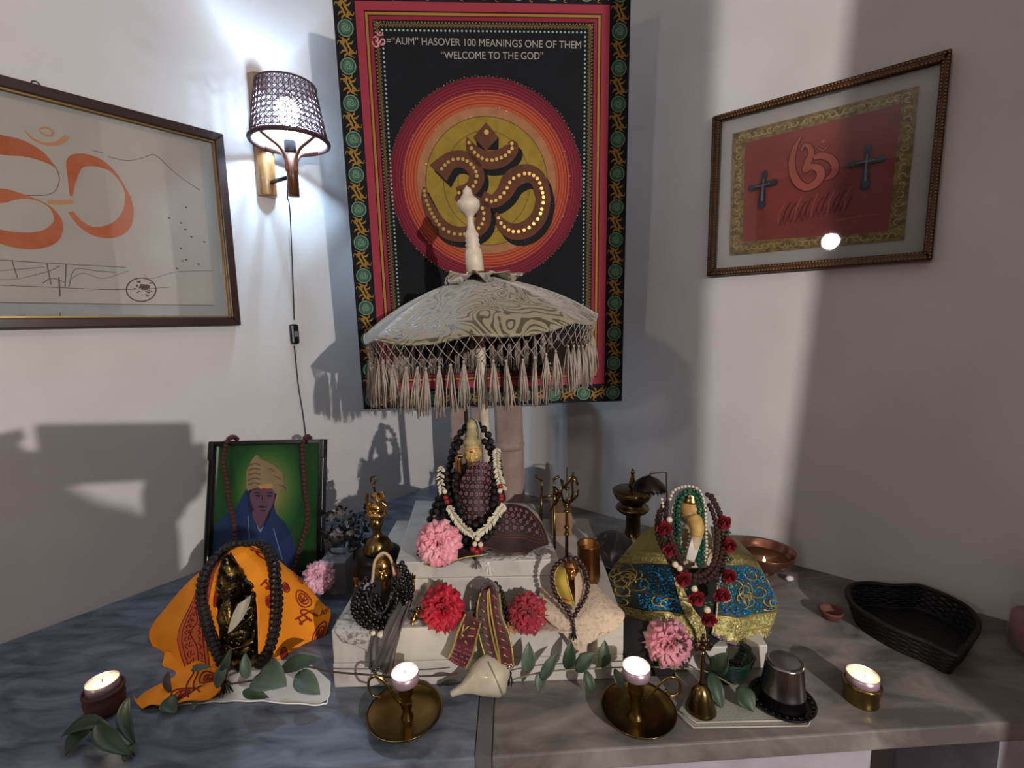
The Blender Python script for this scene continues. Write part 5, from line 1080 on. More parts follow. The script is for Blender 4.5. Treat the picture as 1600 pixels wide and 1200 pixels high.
for S in SL + [ST]: MB().sheet(S, 14, 30).build('ribbon_length', gm, rb, [('solid', .0014, 0)])
for S in SL + [ST]: edge_cord(S, [(.03, .02, .03, .98), (.97, .02, .97, .98)], gold_thread, 'gold_edging', rb, .0017)
SU = lambda u, v: W(752 + 27*u, 925 - 12*math.sin(u*PI), YM - .006) + Vector((0, .014*v - .004, 0)); MB().sheet(SU, 14, 4).build('ribbon_arch', gm, rb, [('solid', .0014, 0)])
mb = MB()
for k in range(5):
    for j in range(9):
        if rr.random() < .78: mb.box(on(ST, .14 + j*.09, .58 + k*.085, .0018), (.0011, .0008, .0008))
mb.build('sequin_lettering', mat('pink_sequin', 'c8808c', .2, .6), rb)
mb = MB()
for a, b, c2, d2 in [(.2, .2, .3, .45), (.3, .3, .45, .2), (.25, .36, .4, .4), (.55, .22, .78, .2), (.55, .36, .8, .34), (.6, .1, .7, .12), (.5, .45, .6, .5)]: mb.tube([on(ST, a, b, .0016), on(ST, c2, d2, .0016)], .0011, 5)
for S in SL:
    for k in range(9): mb.tube([on(S, .35, .1 + k*.1, .0015), on(S, .6, .13 + k*.1, .0015)], .0008, 5)
mb.build('gold_motifs', gold_thread, rb)
mb = MB()
for S in SL:
    for k in range(12): mb.ball(on(S, rr.uniform(.1, .9), rr.uniform(.92, .99), .002), .0024, 8)
mb.build('metal_bead_fringe', mat('rose_metal_bead', 'b09078', .2, .9), rb)
bm = thing('brown_bead_string', 'string of dark brown beads looped behind the maroon ribbon', 'beads', W(765, 985, .69))
strand_mala('', '', '', [WP([(735, 985, .672), (744, 955, .68), (752, 925, .686), (762, 912, .688), (774, 912, .688), (783, 925, .686), (790, 955, .68), (796, 985, .672)], 0)], rudra, .0042, bm)
tassel(W(797, 1052, .648), .018, mat('black_thread', '0c0a0b', .8), 'black thread tassel hanging beside the right end of the white conch', seed=7)
Sg = surf([[(795, 962, .69), (808, 956, .685)], [(792, 975, .672), (812, 974, .672)], [(796, 990, .664), (822, 985, .662)]], lambda u, v: Z*.003*math.sin(u*14)); tag(MB().sheet(Sg, 14, 10).build('gold_cloth', mat('tan_gauze', '8f5f38', .7, var=('b0824a', 60, .4, .7), sheen=.3), mods=[('solid', .001, 0)]), 'scrap of orange gold gauze between the ribbon and the darker red carnation', 'cloth')

# ---------------------------------------------------------------- small idol on a lace doily, right end of the step
YS = .70
doily([(805, 965), (860, 940), (930, 938), (968, 955), (966, 972), (930, 982), (880, 988), (830, 985)], .0985, 'round lace doily lying on the right end of the marble step')
Sd = surf([[(850, 905, .735), (880, 912, .72), (925, 912, .72), (935, 915, .73)], [(842, 930, .70), (880, 940, .69), (930, 930, .695), (958, 940, .70)], [(845, 955, .675), (890, 965, .666), (940, 960, .668), (976, 962, .680)], [(862, 975, .668), (890, 992, .660), (925, 985, .662), (960, 985, .668)], [(880, 985, .664), (900, 1012, .656), (915, 1008, .656), (938, 990, .662)]], lambda u, v: Z*(.003*math.sin(u*13)*v))
tag(MB().sheet(Sd, 36, 36).build('lace_cloth', lace_m, mods=[('solid', .0012, 0)]), 'cream crocheted lace cloth under the small yellow robed idol, hanging over the step', 'lace')
Sd2 = surf([[(900, 1005, .657), (916, 1002, .657)], [(904, 1018, .656), (917, 1018, .656)], [(907, 1032, .654), (914, 1031, .654)]]); tag(MB().sheet(Sd2, 8, 10).build('lace_point', lace_m, mods=[('solid', .0012, 0)]), 'pointed tip of the cream lace hanging in front of the step', 'lace')
t = thing('robed_idol', 'tiny bronze faced idol in a yellow robe beside a cream shawl', 'idol', W(890, 960, YS))
q = lambda x, y, d=0: W(x, y, YS + d)
hd = q(892, 891, -.020); mb = MB(); face_on(mb, hd, .029, (-.03, -1, .05)); mb.lathe([(.011, 0), (.0115, .004), (.008, .009), (.001, .012)], hd + Z*.006, 14); mb.build('face', mat('bronze_face', '8a5f38', .3, .9), t, [('remesh', .0008, 1)])
mb = MB(); c = q(892, 950); mb.lathe([(.018, 0), (.020, .02), (.019, .04), (.011, .062), (.006, .066)], Vector((c.x, YS + .002, .103)), 16); mb.build('body', mat('bronze_face', '8a5f38'), t)
Sy = surf([[(875, 882, YS-.010), (883, 886, YS-.022), (886, 895, YS-.028)], [(866, 900, YS-.02), (876, 908, YS-.030), (889, 915, YS-.032)], [(870, 922, YS-.026), (882, 928, YS-.034), (895, 935, YS-.036)], [(880, 940, YS-.030), (888, 944, YS-.036), (898, 946, YS-.036)]])
MB().sheet(Sy, 16, 18).build('yellow_robe', mat('yellow_satin', 'a98e28', .5, sheen=.3, var=('8a701c', 40, .4, .7)), t, [('solid', .001, 0)])
edge_cord(Sy, [(.97, .05, .97, .97), (.03, .1, .1, .97)], gold_thread, 'gold_hem', t, .001)
mb = MB()
for u in (.35, .5, .65): mb.ball(on(Sy, u, .82, .001), .0022, 8, (1, .5, .6))
mb.build('red_buttons', red_bead, t)
Sc = surf([[(900, 880, YS-.016), (908, 890, YS-.01)], [(898, 905, YS-.032), (912, 908, YS-.02)], [(899, 925, YS-.036), (910, 930, YS-.028)], [(899, 946, YS-.038), (905, 948, YS-.034)]]); MB().sheet(Sc, 10, 16).build('cream_shawl', mat('cream_silk', 'a9957c'), t, [('solid', .001, 0)])
bm = thing('dark_red_mala', 'dark brown bead loop ending in a black tassel round the yellow robed idol', 'prayer beads', q(890, 960, -.04))
strand_mala('', '', '', [[q(x, y, -.03 - .012*abs(y-900)/60) for x, y in [(893, 966), (884, 950), (872, 935), (864, 915), (863, 895), (872, 880), (884, 874), (899, 873), (910, 882), (917, 900), (918, 920), (912, 938), (903, 952), (896, 966)]]], mat('garnet_brown_bead', '2a0f0c', .3, coat=.4), .0040, bm)
strand_mala('', '', '', [[q(x, y, -.042) for x, y in [(895, 966), (896, 978), (897, 988)]]], mat('garnet_brown_bead', '2a0f0c'), .0030, bm)
tassel(q(897, 985, -.045), .014, mat('black_thread', '0c0a0b', .8), 'black tassel lying on cream lace below the tiny bronze faced idol', seed=9, spread=.007)

# ---------------------------------------------------------------- dark clutter with pale petals, bell on a dark pedestal
YB = .86
ped = MB(); lathepx(ped, 592, [(856, 26), (861, 34), (868, 36), (876, 39), (884, 43), (887, 43)], YB, 36)
tag(ped.build('dark_pedestal', mat('dark_bronze_bowl', '120e0c', .35, .5)), 'dark bell shaped pedestal under the brass handled bell, left of the raised stand', 'pedestal')
t = thing('figure_bell', 'brass puja bell with a seated elephant headed figure on its handle', 'bell', W(591, 860, YB - .01))
mb = MB(); b = lathepx(mb, 591, [(805, 5), (808, 7), (811, 9), (816, 11), (821, 10), (825, 7), (831, 6), (836, 7.5), (838, 9), (840, 15), (846, 19), (852, 21), (856, 23), (858, 23), (860, 21)], YB - .01, 32); mb.build('bell_body', brass_old, t)
mb = MB(); q = lambda x, y, d=0: W(x, y, YB - .01 + d)
mb.ball(q(588, 795), .0125, 12, (1, .8, 1.1)); mb.ball(q(588, 804, -.004), .016, 12, (1.2, .9, .55)); mb.ball(q(589, 776), .0085, 12); mb.tube([q(589, 775, -.008), q(590, 783, -.014), q(592, 790, -.014), q(595, 792, -.012)], [.0045, .0038, .003, .002], 8)
for s in (-1, 1): mb.ball(q(589 + s*7, 776, .001), .005, 8, (.8, .3, 1.1))
for P in ([(580, 785), (574, 790), (573, 780), (574, 770)], [(597, 785), (603, 790), (604, 800), (600, 806)], [(580, 790), (575, 800), (580, 806)], [(596, 783), (600, 778), (597, 768)], [(578, 806), (588, 812), (602, 806)]): mb.tube([q(x, y, -.006) for x, y in P], [.0045, .004, .0035, .003][:len(P)], 8)
mb.ball(q(574, 772, -.006), .0032, 8); mb.tube([q(574, 800, -.01), q(572, 780, -.01), q(573, 768, -.01)], .0018, 6)
mb.build('seated_figure', gold_paint, t, [('remesh', .0011, 1)])
mb = MB(); mb.tube([q(586, 768), q(584, 760), q(583, 756)], .0022, 6); mb.tube([q(583 + 4*math.cos(a*PI/6), 750 + 6*math.sin(a*PI/6)) for a in range(12)], .0018, 6, True); mb.build('halo_loop', brass_old, t)
rr = random.Random(12)
t = thing('dark_flower_arrangement', 'dark withered flower arrangement with pale petals behind the portrait frame', 'flowers', W(535, 850, .98))
mb = MB()
for k in range(110):
    c = W(rr.uniform(505, 578), rr.uniform(795, 850), rr.uniform(.96, 1.05)); d = Vector((rr.uniform(-1, 1), rr.uniform(-1, 0), rr.uniform(-.3, 1))).normalized(); s_ = d.orthogonal().normalized(); L = rr.uniform(.012, .022); n_ = d.cross(s_)*.002
    mb.add([c, c + d*L*.5 + s_*L*.3 + n_, c + d*L, c + d*L*.5 - s_*L*.3 + n_], [(0, 1, 2, 3)])
for k in range(14): b_ = W(540, 880, 1.0); b_.z = 0; mb.tube([b_, b_ + Vector((rr.uniform(-.02, .02), 0, .03)), W(rr.uniform(510, 575), rr.uniform(800, 845), rr.uniform(.97, 1.04))], .0012, 5)
mb.build('dark_foliage', mat('withered_leaf', '0f0c0b', .5), t)
mb = MB()
for cx2, cy2 in [(534, 800), (525, 833), (520, 806), (548, 832), (570, 808)]:
    for k in range(7):
        c = W(cx2, cy2, .955); a = k*.9; d = Vector((math.cos(a), -.5, math.sin(a)*.7)).normalized(); s_ = d.orthogonal().normalized(); L = rr.uniform(.008, .013)
        mb.add([c, c + d*L*.5 + s_*L*.3, c + d*L, c + d*L*.5 - s_*L*.3], [(0, 1, 2, 3)])
mb.build('pale_petals', mat('pale_dry_petal', '5d5652', .7), t)
pot = MB(); b_ = W(540, 870, 1.0); pot.lathe([(.028, 0), (.036, .02), (.038, .06), (.034, .075), (.030, .072), (.001, .06)], (b_.x, 1.0, 0), 24); pot.build('pot', mat('black_pot', '0c0a0a', .4), t)

# ---------------------------------------------------------------- trident, brass stand, tall brass cup
YT = .80
t = thing('trident', 'slim brass trident standing between the raised stand and the brass cup', 'trident', Vector((W(885, 880, YT).x, YT, 0)))
mb = MB(); x0 = W(885, 880, YT).x; top_ = W(886, 730, YT); base_ = Vector((x0, YT, .0975)); tp = Vector((top_.x, YT, top_.z))
mb.tube([base_, base_.lerp(tp, .5), tp], [.0032, .0030, .0010], 10)
for f_ in (.42, .48, .62, .66, .82): mb.ball(base_.lerp(tp, f_), .0052, 10, (1, 1, .7))
mb.lathe([(.020, 0), (.021, .003), (.012, .008), (.005, .014)], base_, 24); mb.build('shaft', brass_old, t)
mb = MB(); q = lambda x, y, d=0: W(x, y, YT + d)
for s, P in ((1, [(886, 790), (892, 782), (895, 770), (894, 756), (896, 748)]), (-1, [(886, 790), (880, 782), (877, 770), (878, 756), (876, 748)])): mb.tube([Vector(p) for p in cr([tuple(q(x, y)) for x, y in P], 5)], [.0026]*20 + [.0008], 8, flat=.5)
mb.build('side_prongs', brass_old, t)
mb = MB()
for a, b in (((866, 760), (872, 775)), ((893, 742), (903, 758)), ((880, 750), (868, 790)), ((895, 775), (880, 790)), ((897, 738), (878, 765)), ((904, 765), (893, 785)), ((870, 768), (860, 800))): mb.tube([q(*a, -.01), q((a[0]+b[0])/2 + 2, (a[1]+b[1])/2, -.014), q(*b, -.008)], [.0025, .0045, .002], 8, flat=.4)
mb.build('tied_ornaments', brass_old, t)
YF = .92
t = thing('brass_frame_stand', 'small square open brass frame left of the trident', 'stand', W(854, 800, YF)); q = lambda x, y, d=0: W(x, y, YF + d)
for (a, b) in (((847, 750), (846, 776)), ((865, 748), (866, 775)), ((845, 776), (867, 774)), ((836, 743), (847, 751)), ((864, 750), (874, 744))): MB().tube([q(*a), q(*b)], .0030, 4).build('bar', brass, t)
MB().tube([q(846, 776), q(845, 796), Vector((q(845, 796).x, YF, .12)), Vector((q(845, 796).x, YF, .098))], .003, 6).build('leg', brass_old, t); MB().tube([q(866, 775), Vector((q(866, 796).x, YF, .12)), Vector((q(866, 796).x, YF, .098))], .003, 6).build('leg', brass_old, t)
YK = .80; mb = MB(); b = W(909, 860, YK); R_ = .0195; zt2 = W(906, 849, YK).z - .0975
mb.lathe([(R_*.98, 0), (R_*1.08, .01), (R_*1.02, zt2*.5), (R_, zt2 - .004), (R_*1.06, zt2 - .002), (R_*1.05, zt2), (R_*.96, zt2 - .001), (R_*.94, zt2*.4), (.001, zt2*.4)], (b.x + .012, YK, .0975), 36); tag(mb.build('tall_brass_cup', mat('copper_brass', '8f6238', .32, .95, var=('6e4526', 20, .4, .7))), 'tall copper brass cup standing behind the lace doily', 'cup')

# ---------------------------------------------------------------- brass oil lamp, small hanging parasol, white dish
YL = .98
mb = MB(); t = thing('oil_lamp', 'tall brass oil lamp with a shallow bowl and pointed finial behind the draped idol', 'lamp', Vector((W(990, 850, YL).x, YL, 0)))
pr = [(732, .8), (736, 2.5), (740, 3.4), (741, 2), (746, 3.2), (752, 5), (760, 6.5), (764, 4), (768, 3.5), (776, 6), (783, 10), (786, 12)]
lathepx(mb, 988, pr, YL, 24); mb.build('finial', brass_old, t)
mb = MB(); lathepx(mb, 988, [(765, 29), (766, 31), (771, 30), (778, 26), (784, 18), (788, 17), (790, 24), (794, 26), (798, 22), (802, 15)], YL, 40); mb.build('bowl', brass_old, t)
mb = MB(); lathepx(mb, 988, [(802, 14), (806, 11), (825, 11.5), (836, 13), (840, 18), (848, 22), (870, 23), (900, 30), (905, 31)], YL, 32); mb.build('column', brass_old, t)
YH = .88; t = thing('hanging_parasol', 'tiny dark metal parasol hanging from a bent wire above the draped idol', 'parasol', W(1041, 870, YH)); q = lambda x, y, d=0: W(x, y, YH + d)
b_ = q(1043, 800); MB().tube([Vector((b_.x, YH, .0)), q(1043, 800), q(1041, 738), q(1016, 740), q(1014, 747)], .0016, 8).build('wire_stand', bron, t)
c = q(1014, 763); r_ = 26*pxm(YH); mb = MB(); mb.lathe([(r_, 0), (r_*.98, .003), (r_*.8, .011), (r_*.5, .019), (r_*.2, .023), (.002, .025)], c, 32, wob=lambda a, z: 1 + .03*math.cos(12*a), cap=False)
for k in range(24): a = k/24*2*PI; mb.ball(c + Vector((r_*math.cos(a), r_*math.sin(a), -.001)), .0018, 6)
mb.build('canopy', mat('dark_pierced_metal', '2a2220', .4, .7), t, [('solid', .001, 0)])
YD = .95; c = W(955, 860, YD); mb = MB(); mb.lathe([(.001, 0), (.020, 0), (.038, .02), (.045, .045), (.046, .052), (.043, .050), (.035, .022), (.001, .006)], (c.x, YD, c.z - .03), 36, (0, -.55, 1)); tag(mb.build('pale_dish', mat('grey_glazed', '57545a', .15, coat=.5)), 'dark glazed dish with a pale rim tipped behind the oil lamp', 'dish')

# ---------------------------------------------------------------- draped elephant headed idol, right
YG = .76
t = thing('elephant_headed_idol', 'cream elephant headed idol under green beads and an embroidered shawl', 'idol', W(1082, 1000, YG)); q = lambda x, y, d=0: W(x, y, YG + d)
mb = MB(); hd = q(1078, 800, -.03)
mb.ball(hd, .0185, 14, (1, .95, 1.15)); 
for s in (-1, 1): mb.ball(hd + Vector((s*.019, .006, 0)), .012, 10, (.95, .3, 1.3)); mb.ball(hd + Vector((s*.0075, -.015, .004)), .0032, 8)
mb.tube([Vector(p) for p in cr([tuple(hd + Vector(v)) for v in [(0, -.012, -.004), (.001, -.026, -.018), (-.002, -.030, -.036), (-.006, -.030, -.052), (-.004, -.030, -.064), (.004, -.030, -.066)]], 4)], [.012 - .0004*k for k in range(21)], 10)
mb.ball(q(1082, 850), .034, 14, (1, .75, 1.1)); mb.ball(q(1083, 885), .040, 14, (1.1, .85, .9)); mb.tube([q(1062, 838), q(1052, 858, -.02), q(1066, 868, -.035)], [.010, .008, .007], 8); mb.tube([q(1096, 838), q(1108, 858, -.02), q(1095, 866, -.035)], [.010, .008, .007], 8)
mb.tube([Vector(p) for p in cr([tuple(q(x, y, -.055)) for x, y in [(1088, 830), (1086, 850), (1078, 866), (1082, 876)]], 4)], .007, 10)
mb.lathe([(.060, 0), (.062, .01), (.055, .05), (.045, .08), (.03, .10)], (q(1085, 950).x, YG + .01, .059), 24); mb.build('body', mat('cream_idol', 'b5a58c', .5, var=('8f7a58', 40, .4, .7)), t, [('remesh', .0022, 3)])
mb = MB(); mb.ball(hd + Vector((0, -.001, .006)), .0192, 14, (1, .95, .9)); mb.tube([Vector(p) for p in cr([tuple(hd + Vector(v)) for v in [(0, -.0155, -.004), (.001, -.027, -.014), (-.001, -.031, -.026)]], 4)], [.0128 - .0004*k for k in range(9)], 10); mb.build('gold_forehead', mat('saffron_paint', 'b08c4c', .55, 0, var=('96703a', 50, .4, .7)), t)
mb = MB(); mb.lathe([(.014, 0), (.0145, .004), (.011, .008), (.0115, .011), (.007, .018), (.001, .024)], hd + Z*.017, 18); mb.build('crown', gold_paint, t)
mb = MB(); mb.ball(hd + Vector((0, -.036, -.014)), .0035, 8, (1, .4, 1)); mb.build('red_mark', mat('vermilion', '9c1c10'), t)
Sq = surf([[(1082, 838, YG-.062), (1092, 832, YG-.058)], [(1076, 856, YG-.068), (1092, 856, YG-.066)], [(1072, 874, YG-.066), (1084, 878, YG-.068)]]); MB().sheet(Sq, 10, 12).build('white_scarf', mat('white_silk', 'bab2a8', .6, sheen=.3), t, [('solid', .0012, 0)])
sh = thing('embroidered_shawl', 'olive and teal shawl with gold braid and blue sequins round the right idol', 'shawl', W(1082, 1000, YG))
A_ = [[(1012, 826, .84), (1026, 822, .83), (1038, 832, .80), (1050, 845, .775)], [(978, 862, .85), (1000, 862, .81), (1030, 862, .77), (1056, 866, .745)], [(950, 900, .85), (985, 905, .79), (1030, 905, .745), (1066, 915, .725)], [(948, 938, .82), (985, 945, .77), (1030, 948, .72), (1082, 955, .705)], [(962, 958, .80), (1000, 975, .74), (1045, 985, .700), (1100, 1005, .690)]]
B_ = [[(1110, 822, .80), (1128, 828, .81), (1142, 838, .82), (1150, 842, .83)], [(1118, 864, .755), (1138, 864, .775), (1160, 864, .80), (1178, 872, .83)], [(1118, 910, .730), (1145, 908, .745), (1175, 908, .775), (1200, 912, .81)], [(1118, 955, .705), (1150, 955, .715), (1182, 952, .745), (1213, 945, .785)], [(1112, 992, .690), (1140, 1003, .690), (1170, 1003, .71), (1200, 988, .745)]]
fold = lambda ph: (lambda u, v: Vector((0, -.005, .001))*math.sin(u*12 + ph + v*2)*v)
olive = mat('olive_silk', '6e6a1c', .5, sheen=.4, var=('8a8430', 20, .4, .7), bump=(150, .3)); teal_n = mat('dark_teal_net', '0f201f', .6, var=('15383a', 40, .45, .65), sheen=.3); braid = mat('gold_braid', 'cfc486', .3, .5, var=('94884e', 140, .4, .6), bump=(260, 1, .004))
bluem = mat('blue_sequin', '1a78c0', .15, .6, coat=.8); tealm = mat('teal_sequin', '1a9ab0', .15, .6, coat=.8); goldm = mat('pale_gold_bead', 'c9bd88', .2, .8)
for gi, (rows, ph) in enumerate(((A_, 0), (B_, 1.5))):
    S = surf(rows, fold(ph)); bandf = lambda v0, v1, off=0: (lambda u, v: S(u, v0 + (v1-v0)*v) + Vector((0, -off, 0)))
    MB().sheet(bandf(0, .26), 30, 10).build('olive_top', olive, sh, [('solid', .0014, 0)])
    MB().sheet(bandf(.25, .36, .0008), 30, 6).build('upper_gold_braid', braid, sh, [('solid', .0018, 0)])
    MB().sheet(bandf(.35, .80), 30, 16).build('teal_field', teal_n, sh, [('solid', .0014, 0)])
    MB().sheet(bandf(.79, 1.0, .0008), 34, 8).build('lower_gold_braid', braid, sh, [('solid', .002, 0)])
    F = bandf(.36, .79, .001)
    edge_cord(S, [(.02, .26, .98, .26), (.02, .30, .98, .30), (.02, .35, .98, .35), (.02, .80, .98, .80), (.02, .9, .98, .9), (.98 if gi == 0 else .02, .1, .98 if gi == 0 else .02, .98)], gold_thread, 'braid_cords', sh, .0015)
    tracery(F, 16, gold_thread, 'raised_gold_scrolls', sh, 31 + gi, .0013, .15)
    lx = (.45, .98) if gi == 0 else (.05, .95)
    spangles(F, 190, bluem, 'blue_sequins', sh, 41 + gi, (.0018, .0034), (*lx, .03, .97)); spangles(F, 130, tealm, 'teal_sequins', sh, 51 + gi, (.0016, .0030), (*lx, .03, .97))
    spangles(bandf(.80, 1.0, .002), 130, goldm, 'gold_beads', sh, 61 + gi, (.0010, .0020)); spangles(bandf(.97, 1.0, .002), 46, mat('iridescent_sequin', 'b8a0b8', .1, .8), 'iridescent_fringe', sh, 71 + gi, (.0018, .0030), (0, 1, 0, 1))
    spangles(bandf(.02, .25), 14, goldm, 'gold_dots', sh, 81 + gi, (.0008, .0014))
SE = surf([[(1052, 900, .715), (1062, 905, .710)], [(1066, 950, .700), (1080, 945, .698)], [(1086, 985, .688), (1100, 975, .686)], [(1090, 1012, .684), (1104, 1008, .682)]]); MB().sheet(SE, 10, 24).build('beaded_edge', braid, sh, [('solid', .002, 0)]); spangles(SE, 110, goldm, 'gold_beads', sh, 91, (.0010, .0020))
def hang_m(name, lab, m, r_, paths, every=1.8, sep=True):
    t = thing(name, lab, 'prayer beads', q(1080, 900, -.08)); 
    for P in paths: beads('bead', t, m, [Vector(p) for p in cr([tuple(q(x, y, d)) for x, y, d in P], 8)], r_, sep, 1, every)
hang_m('green_bead_mala', 'two strands of dark green glass beads framing the face of the elephant headed idol', green_bead, .0040, [[(1066, 862, -.060), (1058, 845, -.05), (1054, 820, -.045), (1055, 795, -.04), (1062, 775, -.035), (1076, 765, -.03), (1090, 770, -.035), (1097, 790, -.04), (1098, 820, -.048), (1098, 850, -.056), (1096, 885, -.066)], [(1062, 835, -.056), (1060, 810, -.05), (1061, 790, -.045), (1068, 775, -.04), (1078, 770, -.037), (1088, 778, -.04), (1092, 800, -.048), (1092, 840, -.058), (1092, 870, -.068), (1092, 888, -.07)]])
hang_m('pearl_string', 'string of small white pearls outside the green beads of the elephant headed idol', pearl, .0026, [[(1047, 780, -.03), (1052, 768, -.03), (1062, 762, -.028), (1076, 760, -.026), (1090, 764, -.03), (1098, 778, -.036), (1102, 800, -.044), (1103, 830, -.052), (1104, 860, -.06), (1102, 880, -.066)], [(1034, 780, -.02), (1037, 795, -.028)]], 2.3)
brn_b = mat('red_brown_rudraksha', '260d0a', .6, var=('40180f', 180, .4, .7), bump=(260, 1, .004))
hang_m('red_brown_mala', 'thick red brown rudraksha strings hanging round the elephant headed idol', brn_b, .0042, [[(1036, 790, -.02), (1030, 812, -.03), (1036, 840, -.045), (1050, 865, -.06), (1062, 890, -.072), (1080, 905, -.085), (1098, 908, -.088), (1115, 895, -.08), (1126, 870, -.065), (1130, 840, -.05), (1124, 805, -.035), (1112, 780, -.025), (1102, 770, -.02)], [(1042, 786, -.025), (1040, 815, -.038), (1048, 845, -.055), (1060, 872, -.068), (1074, 895, -.082), (1092, 900, -.09), (1110, 888, -.082), (1118, 865, -.07), (1120, 835, -.055), (1115, 805, -.04), (1106, 785, -.03)], [(1030, 800, -.022), (1026, 820, -.03), (1030, 845, -.04), (1044, 872, -.058), (1056, 900, -.07), (1075, 915, -.085)], [(1112, 775, -.02), (1120, 790, -.025), (1130, 815, -.035), (1135, 845, -.045), (1130, 880, -.06), (1118, 905, -.078)]], 1.7)
fg = thing('flower_garland', 'garland of dark red flowers, green leaves and gold beads down both sides of the idol', 'garland', q(1080, 960, -.09))
def bloom(x, y, d, r_, s):
    mb = MB(); r4 = random.Random(s); c = q(x, y, d)
    for k in range(22):
        ph = k*2.4; a = .25 + 1.2*k/21; dr = Vector((math.cos(ph)*math.sin(a), -math.cos(a), math.sin(ph)*math.sin(a))); sd = dr.cross(Vector((0, -1, 0)) if k else Vector((1, 0, 0))).normalized(); L = r_*r4.uniform(.8, 1.05); w_ = r_*.45
        mb.add([c, c + dr*L*.55 + sd*w_, c + dr*L + sd*w_*.5, c + dr*L*1.04 - sd*w_*.5, c + dr*L*.55 - sd*w_], [(0, 1, 2, 3, 4)])
    mb.ball(c, r_*.6, 8); return mb.build('red_bloom', mat('dark_red_petal', '6e0614', .7), fg)
for i, (x, y, d) in enumerate([(1037, 825, -.04), (1047, 857, -.055), (1066, 903, -.085), (1087, 932, -.10), (1129, 815, -.045), (1137, 850, -.055), (1137, 898, -.075), (1127, 928, -.09), (1106, 965, -.11)]): bloom(x, y, d, .0135, i)
mb = MB(); mb2 = MB()
for x, y, d in [(1042, 842, -.048), (1056, 882, -.07), (1076, 918, -.092), (1134, 832, -.05), (1138, 874, -.066), (1133, 914, -.084), (1106, 945, -.10)]:
    for k in range(5): a = k*1.3; mb.ball(q(x + 5*math.cos(a), y + 4*math.sin(a), d), .0034, 6, (1.2, .5, .6))
for x, y, d in [(1055, 882, -.08), (1062, 888, -.083), (1105, 953, -.115), (1046, 812, -.045), (1085, 920, -.1)]: mb2.ball(q(x, y, d), .0050, 10)
mb.build('green_leaves', leaf_d, fg); mb2.build('gold_beads', pearl, fg)
dark_v = mat('near_black_sheet', '0d0a0a', .9); Sk = surf([[(1050, 880, YG-.02), (1085, 890, YG-.045), (1125, 880, YG-.02)], [(1060, 940, YG-.04), (1095, 945, YG-.062), (1122, 940, YG-.04)], [(1085, 1000, YG-.05), (1105, 1012, YG-.066), (1125, 1000, YG-.05)]]); tag(MB().sheet(Sk, 14, 16).build('dark_gap_sheet', dark_v, mods=[('solid', .0012, 0)]), 'dark sheet filling the gap between the two halves of the embroidered shawl', 'cloth')  # near-black sheet filling the opening between the shawl halves
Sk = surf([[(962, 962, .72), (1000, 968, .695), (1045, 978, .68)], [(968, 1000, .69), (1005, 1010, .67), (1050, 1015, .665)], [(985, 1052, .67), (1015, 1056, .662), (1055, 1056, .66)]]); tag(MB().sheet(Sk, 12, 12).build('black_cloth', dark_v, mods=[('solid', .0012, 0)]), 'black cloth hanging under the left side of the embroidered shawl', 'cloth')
carnation(W(1046, 1008, .655), .034, (-.1, -1, .35), mat('dusty_pink_petal', 'b86a7a', .6, var=('c88c96', 26, .4, .7), sheen=.3), 'dusty pink carnation behind the hand bell at the right', seed=21, n=40)
# green glass bowl behind the bell
c = G(1135, 1060); R_ = 37*(c - CAM).dot(_F)/FPX; c.z = 0; gg = mat('green_glass', '16302a', .06, alpha=.62, coat=.6)
t = thing('green_glass_bowl', 'dark green ruffled glass bowl behind the brass hand bell', 'bowl', c)
MB().lathe([(.014, 0), (.018, .002), (.028, .014), (R_*.92, .030), (R_, .044), (R_*1.02, .048), (R_*.95, .046), (R_*.86, .031), (.024, .016), (.001, .006)], c, 48, wob=lambda a, z: 1 + .06*math.sin(9*a)*(z/.048)**2).build('glass', gg, t)
mb = MB(); rr = random.Random(4)
for k in range(5): mb.tube([c + Vector((R_*(1 + .05*math.sin(9*a*2*PI/40))*math.cos(a*2*PI/40)*(1 - k*.05), R_*math.sin(a*2*PI/40)*(1 - k*.05), .0475 - k*.006 + .001*math.sin(a))) for a in range(40)], .0008, 5, True)
mb.build('rim_threads', mat('dark_green_glass', '16302a', .1, coat=.6), t)
rr = random.Random(14); mb = MB()
for k in range(24): mb.ball(c + Vector((rr.uniform(-.02, .02), rr.uniform(-.02, .02), .014 + rr.uniform(0, .012))), .004, 8)
tag(mb.build('black_beads', black_bead), 'small heap of black beads inside the green glass bowl', 'beads')

# ---------------------------------------------------------------- eucalyptus
def leaf(parent, base, tip, wd, m, bend=.25, sag=0.0, curl=.2):
    base, tip = Vector(base), Vector(tip); d = tip - base; L = d.length; d.normalize(); up_ = Vector((0, -.45, 1)).normalized(); s = d.cross(up_); s = s.normalized() if s.length > .05 else d.orthogonal().normalized(); n = s.cross(d).normalized()
    def S(u, v):
        w_ = wd * (math.sin(PI * min(1, v * .97 + .03)) ** .75) * (1 - .25 * v); x = (u*2-1)
        return base + d*(L*v) + s*(x*w_*.5 + L*bend*.25*math.sin(PI*v)) + n*(abs(x)**1.6*w_*curl + L*.10*math.sin(PI*v)) - Z*(sag*v*v)
    mb = MB(); mb.sheet(S, 6, 12); mb.tube([S(.5, v/10) - n*.0002 for v in range(11)], .0005, 4); return mb.build('leaf', m, parent, [('solid', .0006, 0)])
def sprig(label, stem, leaves, o, m=leaf_m, r=.0013, sm=stem_m):
    t = thing('eucalyptus_sprig', label, 'branch', o); MB().tube([Vector(p) for p in cr([tuple(p) for p in stem], 6)], r, 6).build('stem', sm, t)
    for a, b, w_, mm in leaves: leaf(t, a, b, w_, mm or m)
gz = lambda x, y, z=.006: G(x, y, z)
